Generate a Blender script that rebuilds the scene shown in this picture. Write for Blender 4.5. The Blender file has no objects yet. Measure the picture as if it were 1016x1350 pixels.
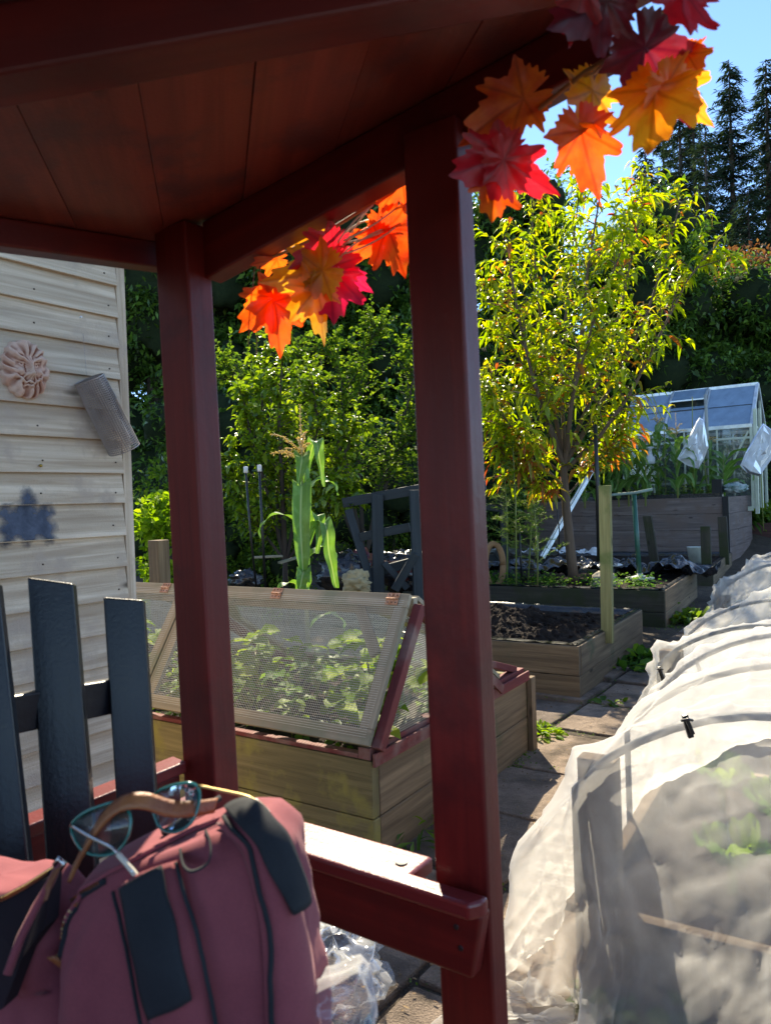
import bpy, math, random
import numpy as np
from mathutils import Vector, Matrix, noise
random.seed(7); rng = np.random.default_rng(7)
S = bpy.context.scene; COL = S.collection
R = math.radians
# ---------------------------------------------------------------- camera frame
F = 977.0; CX, CY = 508, 675; PITCH = R(.65); ROLL = R(1.95); H = 1.4
fw = Vector((0, math.cos(PITCH), -math.sin(PITCH))); up0 = Vector((0, math.sin(PITCH), math.cos(PITCH))); rt0 = Vector((1, 0, 0))
def D(px, py, d):
    """photograph pixel + distance north of the camera -> world point"""
    a = (px-CX)/F; b = -(py-CY)/F; c, s = math.cos(ROLL), math.sin(ROLL)
    v = fw + (a*c+b*s)*rt0 + (-a*s+b*c)*up0
    t = d/v.y
    return Vector((v.x*t, d, H+v.z*t))
E1 = Vector((.815, -.58, 0)).normalized(); E2 = Vector((.58, .815, 0)).normalized(); UZ = Vector((0, 0, 1))
def g(y):
    """height of the ground"""
    pts = [(-50, 0), (5, 0), (7, .11), (10, .15), (13, .25), (13.8, .4), (15.2, 1.05), (20, 1.2), (60, 1.5), (400, 1.5)]
    for (a, za), (b, zb) in zip(pts, pts[1:]):
        if y <= b: return za+(zb-za)*max(0, (y-a))/(b-a)
    return 1.5
def fbm(x, y, z=0, o=4):
    return noise.fractal((x, y, z), 1.0, 2.0, o, noise_basis='PERLIN_ORIGINAL')
# ---------------------------------------------------------------- materials
MATS = {}
def newmat(name):
    m = bpy.data.materials.new(name); m.use_nodes = True
    nt = m.node_tree; nt.nodes.clear()
    return m, nt, nt.nodes, nt.links
def N(nt, typ, **kw):
    n = nt.nodes.new(typ)
    for k, v in kw.items():
        if k in n.inputs: n.inputs[k].default_value = v
        else: setattr(n, k, v)
    return n
def col(c): return (c[0], c[1], c[2], 1)
def ramp(nt, fac, stops, interp='LINEAR'):
    n = nt.nodes.new('ShaderNodeValToRGB'); n.color_ramp.interpolation = interp
    els = n.color_ramp.elements
    while len(els) < len(stops): els.new(.5)
    for e, (p, c) in zip(els, stops): e.position = p; e.color = col(c)
    nt.links.new(fac, n.inputs[0]); return n.outputs[0]
def mixc(nt, fac, a, b, mode='MIX'):
    n = nt.nodes.new('ShaderNodeMix'); n.data_type = 'RGBA'; n.blend_type = mode
    for sock, v in ((n.inputs[0], fac), (n.inputs[6], a), (n.inputs[7], b)):
        if isinstance(v, (int, float)): sock.default_value = v
        elif isinstance(v, tuple): sock.default_value = col(v)
        else: nt.links.new(v, sock)
    return n.outputs[2]
def out(nt, sh, disp=None):
    o = nt.nodes.new('ShaderNodeOutputMaterial'); nt.links.new(sh, o.inputs[0])
def noisetex(nt, vec, scale, detail=4, rough=.55, dist=0):
    n = N(nt, 'ShaderNodeTexNoise', Scale=scale, Detail=detail, Roughness=rough, Distortion=dist)
    if vec is not None: nt.links.new(vec, n.inputs['Vector'])
    return n.outputs['Fac']
def mapping(nt, vec, scale):
    n = nt.nodes.new('ShaderNodeMapping'); n.inputs['Scale'].default_value = scale; nt.links.new(vec, n.inputs[0]); return n.outputs[0]
def bump(nt, h, strength, dist=.01):
    n = N(nt, 'ShaderNodeBump', Strength=strength, Distance=dist); nt.links.new(h, n.inputs['Height']); return n.outputs[0]
def wood(name, c1, c2, rough=.75, dirt=None, dirtamt=.5, grain=1.0, bumpst=.5, knots=True, spec=.3, blotch=3.0, fine=1):
    m, nt, nd, lk = newmat(name)
    tc = nd.new('ShaderNodeTexCoord'); uv = tc.outputs['UV']; ob = tc.outputs['Object']
    g1 = noisetex(nt, mapping(nt, uv, (1.6, 42*grain, 1)), 1.0, 6, .62, .6)
    g2 = noisetex(nt, mapping(nt, uv, (.7, 9, 1)), 1.0, 3, .5, 1.2)
    big = noisetex(nt, ob, blotch, 5, .6)
    c = ramp(nt, g1, [(.3, c2), (.7, c1)])
    c = mixc(nt, ramp(nt, g2, [(.42, (0, 0, 0)), (.62, (.55, .55, .55))]), c, tuple(.6*x+.1*y for x, y in zip(c2, c1)))
    if knots:
        v = N(nt, 'ShaderNodeTexVoronoi', Scale=1.0); lk.new(mapping(nt, uv, (2.6, 9, 1)), v.inputs['Vector'])
        kn = ramp(nt, v.outputs['Distance'], [(.06, (1, 1, 1)), (.13, (0, 0, 0))])
        c = mixc(nt, kn, c, tuple(.35*x for x in c2))
    if dirt:
        c = mixc(nt, ramp(nt, big, [(.62-dirtamt*.3, (0, 0, 0)), (.72-dirtamt*.2, (1, 1, 1))]), c, dirt)
    b = N(nt, 'ShaderNodeBsdfPrincipled', Roughness=rough); b.inputs['Specular IOR Level'].default_value = spec
    lk.new(c, b.inputs['Base Color'])
    fine_ = noisetex(nt, ob, 160 if fine else 40, 3)
    hh = N(nt, 'ShaderNodeMath', operation='ADD'); lk.new(g1, hh.inputs[0]); lk.new(fine_, hh.inputs[1])
    lk.new(bump(nt, hh.outputs[0], bumpst, .0012), b.inputs['Normal'])
    out(nt, b.outputs[0]); return m
def simple(name, c, rough=.5, metal=0, c2=None, nscale=8, bumpst=0, bscale=60, spec=.5, coat=0, alpha=None):
    m, nt, nd, lk = newmat(name)
    b = N(nt, 'ShaderNodeBsdfPrincipled', Roughness=rough, Metallic=metal); b.inputs['Specular IOR Level'].default_value = spec
    b.inputs['Coat Weight'].default_value = coat
    tc = nd.new('ShaderNodeTexCoord')
    f = noisetex(nt, tc.outputs['Object'], nscale, 5, .6)
    c2 = c2 or tuple(.75*x for x in c)
    lk.new(ramp(nt, f, [(.35, c), (.65, c2)]), b.inputs['Base Color'])
    if bumpst: lk.new(bump(nt, noisetex(nt, tc.outputs['Object'], bscale, 4), bumpst, .004), b.inputs['Normal'])
    out(nt, b.outputs[0]); return m
def leafmat(name, cols, trans=.5, gloss=.12, rough=.35, tint=(1.25, 1.15, .5)):
    """cols: stops for the per-leaf random colour"""
    m, nt, nd, lk = newmat(name)
    ge = nd.new('ShaderNodeNewGeometry')
    c = ramp(nt, ge.outputs['Random Per Island'], cols)
    dif = N(nt, 'ShaderNodeBsdfDiffuse'); lk.new(c, dif.inputs[0])
    tr = N(nt, 'ShaderNodeBsdfTranslucent'); lk.new(mixc(nt, 1.0, c, tint, 'MULTIPLY'), tr.inputs[0])
    mx = N(nt, 'ShaderNodeMixShader'); mx.inputs[0].default_value = trans; lk.new(dif.outputs[0], mx.inputs[1]); lk.new(tr.outputs[0], mx.inputs[2])
    gl = N(nt, 'ShaderNodeBsdfGlossy', Roughness=rough)
    fr = N(nt, 'ShaderNodeFresnel', IOR=1.4); mu = N(nt, 'ShaderNodeMath', operation='MULTIPLY'); lk.new(fr.outputs[0], mu.inputs[0]); mu.inputs[1].default_value = gloss*3.2
    ad = N(nt, 'ShaderNodeMath', operation='MINIMUM'); lk.new(mu.outputs[0], ad.inputs[0]); ad.inputs[1].default_value = gloss*.5
    m2 = N(nt, 'ShaderNodeMixShader'); lk.new(ad.outputs[0], m2.inputs[0]); lk.new(mx.outputs[0], m2.inputs[1]); lk.new(gl.outputs[0], m2.inputs[2])
    out(nt, m2.outputs[0]); return m
# ---------------------------------------------------------------- mesh builder
class MB:
    def __init__(s): s.v = []; s.f = []; s.uv = []; s.mi = []; s.cur = 0
    def face(s, idx, uvs=None):
        s.f.append(idx); s.mi.append(s.cur); s.uv.append(uvs or [(0, 0)]*len(idx))
    def hexa(s, P):
        """8 corners: bottom 4 (ccw) then top 4; uv u runs along the longest edge"""
        b = len(s.v); s.v += [tuple(p) for p in P]; P = [Vector(p) for p in P]
        ax = [(P[1]-P[0]), (P[3]-P[0]), (P[4]-P[0])]
        L = max(range(3), key=lambda i: ax[i].length); ld = ax[L].normalized()
        ro = random.random()*50; r2 = random.random()*50
        for q in ((0, 3, 2, 1), (4, 5, 6, 7), (0, 1, 5, 4), (1, 2, 6, 5), (2, 3, 7, 6), (3, 0, 4, 7)):
            n = (P[q[1]]-P[q[0]]).cross(P[q[2]]-P[q[0]])
            if n.length < 1e-12: n = Vector((0, 0, 1))
            n.normalize(); t = n.cross(ld); 
            if t.length < .3: t = ax[(L+1) % 3].normalized(); l2 = ax[(L+2) % 3].normalized()
            else: l2 = ld
            s.face([b+i for i in q], [((P[i]-P[0]).dot(l2)+ro, (P[i]-P[0]).dot(t)+r2+.37*q[0]) for i in q])
    def box(s, o, a, b, c):
        o, a, b, c = map(Vector, (o, a, b, c))
        s.hexa([o, o+a, o+a+b, o+b, o+c, o+a+c, o+a+b+c, o+b+c])
    def cbox(s, c, x, y, z, X=Vector((1, 0, 0)), Y=Vector((0, 1, 0)), Z=UZ):
        s.box(Vector(c)-X*x/2-Y*y/2-Z*z/2, X*x, Y*y, Z*z)
    def beam(s, p, q, w, h, up=UZ):
        p = Vector(p); q = Vector(q); d = (q-p); dn = d.normalized(); sd = dn.cross(up)
        if sd.length < 1e-3: sd = dn.cross(Vector((1, 0, 0)))
        sd.normalize(); u = sd.cross(dn).normalized()
        s.box(p-sd*w/2-u*h/2, sd*w, d, u*h)
    def tube(s, pts, rad, n=8, cap=True):
        pts = [Vector(p) for p in pts]; b0 = len(s.v); k = len(pts)
        if not hasattr(rad, '__len__'): rad = [rad]*k
        pu = None; L = 0
        for i, p in enumerate(pts):
            d = (pts[min(i+1, k-1)]-pts[max(i-1, 0)])
            if d.length < 1e-9: d = Vector((0, 0, 1))
            d.normalize()
            if pu is None:
                pu = d.orthogonal().normalized()
            pu = (pu-d*pu.dot(d)); pu = pu.normalized() if pu.length > 1e-6 else d.orthogonal().normalized()
            w = d.cross(pu)
            for j in range(n):
                a = 2*math.pi*j/n; s.v.append(tuple(p+(pu*math.cos(a)+w*math.sin(a))*rad[i]))
            if i:
                L0 = L; L += (p-pts[i-1]).length
                for j in range(n):
                    j2 = (j+1) % n; A = b0+(i-1)*n; B = b0+i*n
                    s.face([A+j, A+j2, B+j2, B+j], [(L0, j*.02), (L0, j*.02+.02), (L, j*.02+.02), (L, j*.02)])
        if cap and n > 2:
            s.face([b0+j for j in range(n)][::-1]); s.face([b0+(k-1)*n+j for j in range(n)])
    def lathe(s, c, prof, n=24, axis=UZ, xd=None):
        c = Vector(c); axis = Vector(axis).normalized(); x = xd or axis.orthogonal().normalized(); y = axis.cross(x); b0 = len(s.v)
        for (r, z) in prof:
            for j in range(n):
                a = 2*math.pi*j/n; s.v.append(tuple(c+axis*z+(x*math.cos(a)+y*math.sin(a))*r))
        for i in range(len(prof)-1):
            for j in range(n):
                j2 = (j+1) % n; s.face([b0+i*n+j, b0+i*n+j2, b0+(i+1)*n+j2, b0+(i+1)*n+j])
        s.face([b0+j for j in range(n)][::-1]); s.face([b0+(len(prof)-1)*n+j for j in range(n)])
    def grid(s, fn, nu, nv, uvs=(1, 1), closeu=False):
        b0 = len(s.v)
        for j in range(nv+1):
            for i in range(nu+1): s.v.append(tuple(fn(i/nu, j/nv)))
        for j in range(nv):
            for i in range(nu):
                a = b0+j*(nu+1)+i
                s.face([a, a+1, a+nu+2, a+nu+1], [(i/nu*uvs[0], j/nv*uvs[1]), ((i+1)/nu*uvs[0], j/nv*uvs[1]), ((i+1)/nu*uvs[0], (j+1)/nv*uvs[1]), (i/nu*uvs[0], (j+1)/nv*uvs[1])])
    def build(s, name, mats, parent=None, smooth=False, bevel=0, bseg=2, origin=None, solid=0, sub=0):
        me = bpy.data.meshes.new(name)
        if origin is not None:
            ov = Vector(origin); vv = [tuple(Vector(p)-ov) for p in s.v]
        else: vv = s.v
        me.from_pydata(vv, [], s.f)
        uvl = me.uv_layers.new(name='UVMap')
        flat = [c for fu in s.uv for u in fu for c in u]
        uvl.data.foreach_set('uv', flat)
        mats = mats if isinstance(mats, (list, tuple)) else [mats]
        for m in mats: me.materials.append(m)
        me.polygons.foreach_set('material_index', s.mi)
        if smooth: me.polygons.foreach_set('use_smooth', [True]*len(s.f))
        me.update()
        o = bpy.data.objects.new(name, me); COL.objects.link(o)
        if origin is not None: o.location = origin
        if parent is not None: setparent(o, parent)
        if sub: md = o.modifiers.new('sub', 'SUBSURF'); md.levels = md.render_levels = sub
        if solid: md = o.modifiers.new('solid', 'SOLIDIFY'); md.thickness = solid; md.offset = 0
        if bevel: md = o.modifiers.new('bevel', 'BEVEL'); md.width = bevel; md.segments = bseg; md.limit_method = 'ANGLE'; md.angle_limit = R(35)
        return o
def setparent(o, p):
    o.parent = p
    if p.type == 'EMPTY' or any(abs(c) > 1e-9 for c in wloc(p)):
        o.location = Vector(o.location)-wloc(p)
def wloc(p):
    v = Vector(p.location)
    while p.parent: p = p.parent; v += Vector(p.location)
    return v
def thing(name, label, cat, loc=(0, 0, 0), group=None):
    o = bpy.data.objects.new(name, None); COL.objects.link(o); o.location = loc; o.empty_display_size = .1
    o['label'] = label; o['category'] = cat
    if group: o['group'] = group
    return o
def tag(o, label, cat, group=None):
    o['label'] = label; o['category'] = cat
    if group: o['group'] = group
    return o
def kind(o, k): o['kind'] = k; return o
def npmesh(name, V, Fq, mat, parent=None, smooth=False):
    """V (n,3), Fq (m,k) arrays"""
    me = bpy.data.meshes.new(name); k = Fq.shape[1]
    me.vertices.add(len(V)); me.vertices.foreach_set('co', V.astype(np.float32).ravel())
    me.loops.add(Fq.size); me.loops.foreach_set('vertex_index', Fq.astype(np.int32).ravel())
    me.polygons.add(len(Fq)); me.polygons.foreach_set('loop_start', np.arange(0, Fq.size, k, dtype=np.int32))
    if smooth: me.polygons.foreach_set('use_smooth', np.ones(len(Fq), dtype=bool))
    me.materials.append(mat); me.update(calc_edges=True); me.validate()
    o = bpy.data.objects.new(name, me); COL.objects.link(o)
    if parent is not None: setparent(o, parent)
    return o
def nrm(a): return a/np.maximum(np.linalg.norm(a, axis=-1, keepdims=True), 1e-9)
def leafset(C, A, Nn, L, W, droop=.3, fold=.25, simplel=False):
    """C base points, A along, Nn approximate normals, L lengths, W widths -> V,F(quads)"""
    C = np.asarray(C, float); A = nrm(np.asarray(A, float)); Nn = np.asarray(Nn, float)
    n = len(C); L = np.broadcast_to(L, (n,))[:, None]; W = np.broadcast_to(W, (n,))[:, None]
    Sd = nrm(np.cross(A, Nn)); Nn = nrm(np.cross(Sd, A))
    dz = np.array([0, 0, -1.0]); dr = np.broadcast_to(droop, (n,))[:, None]
    if simplel:
        m1 = C+A*L*.45+dz*L*dr*.15
        tip = C+A*L*.95+dz*L*dr*.6
        l = m1+Sd*W/2+Nn*W*fold; r = m1-Sd*W/2+Nn*W*fold
        V = np.stack([C, r, tip, l], 1).reshape(-1, 3)
        Fq = np.arange(n*4).reshape(n, 4)
        return V, Fq
    m1 = C+A*L*.33+dz*L*dr*.06; m2 = C+A*L*.7+dz*L*dr*.3; tip = C+A*L*.95+dz*L*dr*.72
    a1 = Sd*W*.5; a2 = Sd*W*.4; u = Nn*W*fold
    V = np.stack([C, m1+a1+u, m1, m1-a1+u, m2+a2+u*.8, m2, m2-a2+u*.8, tip], 1).reshape(-1, 3)
    base = (np.arange(n)*8)[:, None, None]
    q = np.array([[0, 2, 1, 1], [0, 3, 2, 2], [1, 2, 5, 4], [2, 3, 6, 5], [4, 5, 7, 7], [5, 6, 7, 7]])
    return V, q, base
def leafobj(name, C, A, Nn, L, W, mat, parent, droop=.3, fold=.25, simplel=False):
    if simplel:
        V, Fq = leafset(C, A, Nn, L, W, droop, fold, True); return npmesh(name, V, Fq, mat, parent)
    V, q, base = leafset(C, A, Nn, L, W, droop, fold)
    n = len(base)
    tri = np.array([[0, 2, 1], [0, 3, 2], [1, 2, 5], [1, 5, 4], [2, 3, 6], [2, 6, 5], [4, 5, 7], [5, 6, 7]])
    Fq = (tri[None]+base).reshape(-1, 3)
    return npmesh(name, V, Fq, mat, parent, True)
# ================================================================ camera, sky, sun
cam = bpy.data.cameras.new('camera'); co = bpy.data.objects.new('camera', cam); COL.objects.link(co); S.camera = co
c_, s_ = math.cos(ROLL), math.sin(ROLL)
Rv = c_*rt0-s_*up0; Uv = s_*rt0+c_*up0; M3 = Matrix((Rv, Uv, -fw)).transposed()
co.matrix_world = Matrix.Translation((0, 0, H)) @ M3.to_4x4()
cam.sensor_fit = 'VERTICAL'; cam.sensor_height = 36; cam.sensor_width = 36; cam.lens = F/1350*36; cam.clip_end = 900; cam.clip_start = .02
cam.dof.use_dof = True; cam.dof.focus_distance = 4.6; cam.dof.aperture_fstop = 7.5
SUN_EL = R(43); SUN_AZ = R(-4)          # azimuth from north (+Y), clockwise
sd = Vector((math.sin(SUN_AZ)*math.cos(SUN_EL), math.cos(SUN_AZ)*math.cos(SUN_EL), math.sin(SUN_EL)))
sl = bpy.data.lights.new('sun', 'SUN'); sl.energy = 4.2; sl.angle = R(.5); sl.color = (1, .93, .80)
so = bpy.data.objects.new('sun', sl); COL.objects.link(so); so.rotation_euler = sd.to_track_quat('Z', 'Y').to_euler(); so.location = (0, 0, 30)
w = bpy.data.worlds.new('World'); S.world = w; w.use_nodes = True; nt = w.node_tree; nt.nodes.clear()
sky = nt.nodes.new('ShaderNodeTexSky'); sky.sky_type = 'NISHITA'; sky.sun_disc = False; sky.sun_elevation = SUN_EL; sky.sun_rotation = SUN_AZ
sky.air_density = .6; sky.dust_density = 0.0; sky.ozone_density = 2.4
bg = nt.nodes.new('ShaderNodeBackground'); bg.inputs[1].default_value = .15
tc = nt.nodes.new('ShaderNodeTexCoord')
cl = noisetex(nt, mapping(nt, tc.outputs['Generated'], (1, 1, 1.7)), 4.2, 8, .58, .25)
cm = ramp(nt, cl, [(.57, (0, 0, 0)), (.68, (1, 1, 1))])
nt.links.new(mixc(nt, cm, mixc(nt, 1.0, sky.outputs[0], (.74, .88, 1.0), 'MULTIPLY'), (5.5, 5.8, 6.2)), bg.inputs[0])
wo = nt.nodes.new('ShaderNodeOutputWorld'); nt.links.new(bg.outputs[0], wo.inputs[0])
S.view_settings.view_transform = 'Standard'; S.view_settings.look = 'None'; S.view_settings.exposure = 1.58; S.view_settings.gamma = 1
S.view_settings.use_white_balance = True; S.view_settings.white_balance_temperature = 7400; S.view_settings.white_balance_tint = 8
S.cycles.max_bounces = 8; S.cycles.transparent_max_bounces = 24; S.cycles.diffuse_bounces = 5; S.cycles.transmission_bounces = 6
S.cycles.use_denoising = True
S.cycles.sample_clamp_indirect = 6; S.cycles.caustics_reflective = False; S.cycles.caustics_refractive = False
# ================================================================ materials
W_RED = wood('red_paint', (.17, .017, .013), (.10, .010, .009), .42, dirt=(.085, .010, .009), dirtamt=.3, bumpst=.5, knots=False, spec=.3, blotch=6, fine=0)
W_RED2 = wood('faded_red_stain', (.20, .04, .035), (.11, .02, .02), .7, dirt=(.2, .12, .1), dirtamt=.4, bumpst=.6)
W_BED = wood('weathered_bed_timber', (.27, .19, .11), (.11, .075, .045), .85, dirt=(.10, .095, .05), dirtamt=.15, bumpst=.9)
W_BEDG = wood('algae_green_timber', (.26, .21, .10), (.12, .10, .045), .85, dirt=(.24, .21, .06), dirtamt=.45, bumpst=1.2, blotch=6)
W_DARKBED = wood('dark_bed_timber', (.085, .072, .05), (.035, .03, .022), .85, dirt=(.035, .04, .015), dirtamt=.6, bumpst=.9)  # darker timber for some front and back boards and the pegs
W_SLEEPER = wood('greyed_sleeper', (.25, .19, .17), (.12, .09, .08), .85, dirt=(.16, .11, .09), dirtamt=.5, bumpst=.8)
W_SHED = wood('bare_shiplap', (.76, .63, .47), (.40, .29, .19), .8, dirt=(.42, .33, .25), dirtamt=.3, bumpst=1.3, blotch=5)
W_PALE = wood('pale_batten', (.40, .34, .24), (.24, .2, .13), .8, dirt=(.2, .2, .13), dirtamt=.4, bumpst=.7)
W_STAKE = wood('treated_pine', (.36, .31, .12), (.2, .17, .06), .8, dirt=(.16, .17, .05), dirtamt=.3, bumpst=.7)
W_BLACK = wood('black_gloss_paint', (.010, .012, .017), (.005, .006, .009), .36, bumpst=.4, knots=False, spec=.4)  # faint blue in the base stands in for sky reflected on the slats
W_TREL = wood('blue_black_stain', (.035, .045, .05), (.018, .024, .028), .6, bumpst=.5, knots=False)
W_REDBED = wood('red_brown_boards', (.12, .05, .04), (.06, .028, .024), .7, bumpst=.5)
M_LINER = simple('black_plastic', (.010, .011, .013), .25, spec=.6, bumpst=.8, bscale=14, c2=(.02, .02, .024))
M_STEEL = simple('galvanised_steel', (.5, .52, .53), .35, 1.0)
M_RUST = simple('rusty_hinge', (.32, .13, .05), .6, .3, c2=(.5, .3, .2), nscale=60)
M_DGREEN = simple('green_enamel', (.015, .10, .07), .35)
M_BLK = simple('black_metal', (.012, .012, .014), .4)
# soil
def soilmat(name, a, b, pebble=.5):
    m, nt, nd, lk = newmat(name); tc = nd.new('ShaderNodeTexCoord'); ob = tc.outputs['Object']
    f1 = noisetex(nt, ob, 14, 8, .7); f2 = noisetex(nt, ob, 140, 4, .6); f3 = noisetex(nt, ob, 2.2, 4, .6)
    c = ramp(nt, f1, [(.3, b), (.7, a)])
    c = mixc(nt, ramp(nt, f2, [(.58, (0, 0, 0)), (.7, (pebble,)*3)]), c, tuple(min(1, 2.2*x+.03) for x in a))
    c = mixc(nt, ramp(nt, f3, [(.45, (0, 0, 0)), (.65, (.6, .6, .6))]), c, tuple(.6*x for x in b))
    bs = N(nt, 'ShaderNodeBsdfPrincipled', Roughness=.95); bs.inputs['Specular IOR Level'].default_value = .2
    lk.new(c, bs.inputs['Base Color'])
    hh = N(nt, 'ShaderNodeMath', operation='ADD'); lk.new(f1, hh.inputs[0]); lk.new(f2, hh.inputs[1])
    lk.new(bump(nt, hh.outputs[0], .9, .02), bs.inputs['Normal']); out(nt, bs.outputs[0]); return m
M_GROUND = soilmat('gritty_earth', (.12, .095, .07), (.055, .045, .035), .5)
M_SOIL = soilmat('fresh_compost', (.05, .032, .023), (.018, .012, .009), .25)
M_SLAB = soilmat('flagstone', (.38, .31, .25), (.22, .18, .145), .3)
_nt = M_SLAB.node_tree; _b = [n for n in _nt.nodes if n.type == 'BSDF_PRINCIPLED'][0]; _src = _b.inputs['Base Color'].links[0].from_socket
_tc = _nt.nodes.new('ShaderNodeTexCoord'); _ge = _nt.nodes.new('ShaderNodeNewGeometry')
_c = mixc(_nt, 1.0, _src, ramp(_nt, _ge.outputs['Random Per Island'], [(0, (.62, .6, .6)), (1, (1.1, 1.02, .95))]), 'MULTIPLY')
_c = mixc(_nt, ramp(_nt, noisetex(_nt, _tc.outputs['Object'], 3.1, 7, .68), [(.50, (0, 0, 0)), (.66, (.8, .8, .8))]), _c, (.075, .06, .045))
_nt.links.new(_c, _b.inputs['Base Color'])
# ================================================================ ground and path
b = MB()
xs = [-150, -60, -25]+[x*.5 for x in range(-30, 60)]+[35, 60, 150]; ys = [-60, -20, -5]+[y*.25 for y in range(-4, 84)]+[24, 30, 45, 80, 150, 300]
for y in ys:
    for x in xs: b.v.append((x, y, g(y)+(.012*fbm(x*1.3, y*1.3) if abs(x) < 15 and abs(y) < 22 else 0)))
nx = len(xs)
for j in range(len(ys)-1):
    for i in range(nx-1): a = j*nx+i; b.face([a, a+1, a+nx+1, a+nx])
kind(b.build('ground', M_GROUND, smooth=True), 'structure')
b = MB(); rr = random.Random(3)
for j in range(-3, 12):
    off = rr.uniform(-.08, .08)
    for i in range(-2, 2):
        L = .60; W = .60
        o = Vector((.62, 2.45, 0))+E2*(j*L+off*(i % 2))+E1*(i*W-.30)
        if j > 5 and i < -1: continue
        c0 = o+E1*W/2+E2*L/2; gz = g(c0.y)+.02+rr.uniform(-.006, .008)
        tx, ty = rr.uniform(-.012, .012), rr.uniform(-.012, .012); gp = rr.uniform(.004, .012)
        rot = rr.uniform(-.03, .03); ca, sa = math.cos(rot), math.sin(rot)
        u = (E1*ca+E2*sa)*(W/2-gp); v = (E2*ca-E1*sa)*(L/2-gp)
        cs = []
        for (p, q) in ((-1, -1), (1, -1), (1, 1), (-1, 1)):
            cs.append(c0+u*(p*rr.uniform(.965, 1))+v*(q*rr.uniform(.965, 1))+UZ*(gz+p*tx*.5+q*ty*.5))
        b.hexa([c-UZ*.05 for c in cs]+cs)
kind(b.build('path', M_SLAB, bevel=.008), 'structure')
# ================================================================ raised beds
def board_side(bd, A, Bp, z0, z1, n, th, inward, gap=.004):
    """n boards stacked between z0 and z1 along A->B (outer face on the line)"""
    A = Vector((A[0], A[1], 0)); Bp = Vector((Bp[0], Bp[1], 0)); h = (z1-z0)/n
    for k in range(n):
        j1 = random.uniform(-.003, .003)
        bd.box(A+UZ*(z0+k*h)-inward*j1, Bp-A, inward*th, UZ*(h-gap))
def bed(name, label, FRt, BRt, W, z0, z1, n, mats, th=.045, soilz=None, liner=True, leftW=None, group='timber raised beds along the path', soil=True, posts=False):
    FR_ = Vector((FRt[0], FRt[1], 0)); BR = Vector((BRt[0], BRt[1], 0)); sdv = (BR-FR_); e2 = sdv.normalized(); e1 = Vector((e2.y, -e2.x, 0))
    FL = FR_-e1*W; BL = BR-e1*W
    t = thing(name, label, 'raised bed', (FR_.x, FR_.y, z0), group)
    m1, m2 = mats if isinstance(mats, tuple) else (mats, mats)
    for nm, A, B_, inn, m in (('front_boards', FL, FR_-e1*th*0, e2, m1), ('side_boards', FR_+e2*(th+.002), BR-e2*(th+.002), -e1, m2), ('back_boards', BL, BR, -e2, m1), ('side_boards', FL+e2*(th+.002), BL-e2*(th+.002), e1, m2)):
        bd = MB(); board_side(bd, A, B_, z0, z1, n, th, inn); bd.build(nm, m, t, bevel=.005)
    if soilz is not None and soil:
        bd = MB(); L = sdv.length
        bd.grid(lambda u, v: FR_+e2*(th*.5+(L-th)*v)-e1*(th*.5+(W-th)*u)+UZ*(soilz+.02*fbm(u*W*3, v*L*3, z1)), 24, 24)
        bd.build('soil', M_SOIL, t, smooth=True)
    if liner:
        for P0, P1, inn in ((FL, FR_, e2), (FR_, BR, -e1), (BL, BR, -e2)):
            bd = MB(); d = P1-P0; k = int(d.length/.05)+2; ph = random.random()*50
            def fn(u, v, P0=P0, d=d, inn=inn, ph=ph):
                wv = fbm(u*d.length*5+ph, v*2, 1)*.014
                prof = [(.012, .003), (.05, .010), (.075, -.03), (.082, -.12)][min(3, int(v*3+.001))]
                return P0+d*(.01+.98*u)+inn*(prof[0]+.012*fbm(u*d.length*9+ph, 3, 2))+UZ*(z1+prof[1]+abs(wv)*.8)
            bd.grid(fn, k, 3); bd.build('plastic_liner', M_LINER, t, smooth=True)
    return t, e1, e2
CF_FR = D(490, 1003, 2.79); CF_BR = D(697, 888, 4.10)
cf, cfe1, cfe2 = bed('raised_bed', 'green stained two plank raised bed carrying the netted cold frame', CF_FR, CF_BR, 3.0, -.02, .43, 2, (W_BEDG, W_BED), soilz=.36, liner=False)
bd = MB(); bd.box(Vector((CF_BR.x, CF_BR.y, 0))+cfe1*.003-cfe2*.05-UZ*.02, cfe1*.03, cfe2*.06, UZ*.44); bd.build('corner_post', W_BED, cf, bevel=.004)
B2_FR = D(762, 852, 5.0); B2_BR = D(846, 803, 6.53)
bed2, b2e1, b2e2 = bed('raised_bed', 'two plank raised bed heaped with bare dark compost', B2_FR, B2_BR, 2.1, -.02, .392, 2, (W_BED, W_BED), soilz=.33)
B3_FR = D(875, 779, 7.15); B3_BR = D(918, 751, 9.0)
bed3, b3e1, b3e2 = bed('raised_bed', 'dark plank raised bed with the peach tree, weeds and black liner', B3_FR, B3_BR, 2.9, .04, .467, 2, (W_DARKBED, W_BED), soilz=.42)
B4_FR = D(939, 746, 9.9); B4_BR = D(964, 726, 12.0)
bed4, b4e1, b4e2 = bed('raised_bed', 'low dark raised bed with short upright pegs in front of the sleeper wall', B4_FR, B4_BR, 3.9, .1, .417, 1, (W_DARKBED, W_BED), soilz=.36)
B5_FR = D(960, 655, 12.3); B5_BR = D(986, 648, 14.3)
z5t = 1.325
bed5, b5e1, b5e2 = bed('raised_bed', 'tall raised bed of pinkish grey sleepers with sweetcorn growing in it', B5_FR, Vector(B5_FR)+E2*2.1, 4.9, .2, z5t, 4, (W_SLEEPER, W_SLEEPER), th=.07, soilz=1.2, liner=False)
bd = MB()
f5 = Vector((B5_FR.x, B5_FR.y, 0))
bd.box(f5+b5e1*.002-b5e2*.012+UZ*.2, -b5e1*.10, -b5e2*.03, UZ*1.13); bd.build('corner_strip', W_BLACK, bed5, bevel=.003)
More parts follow.
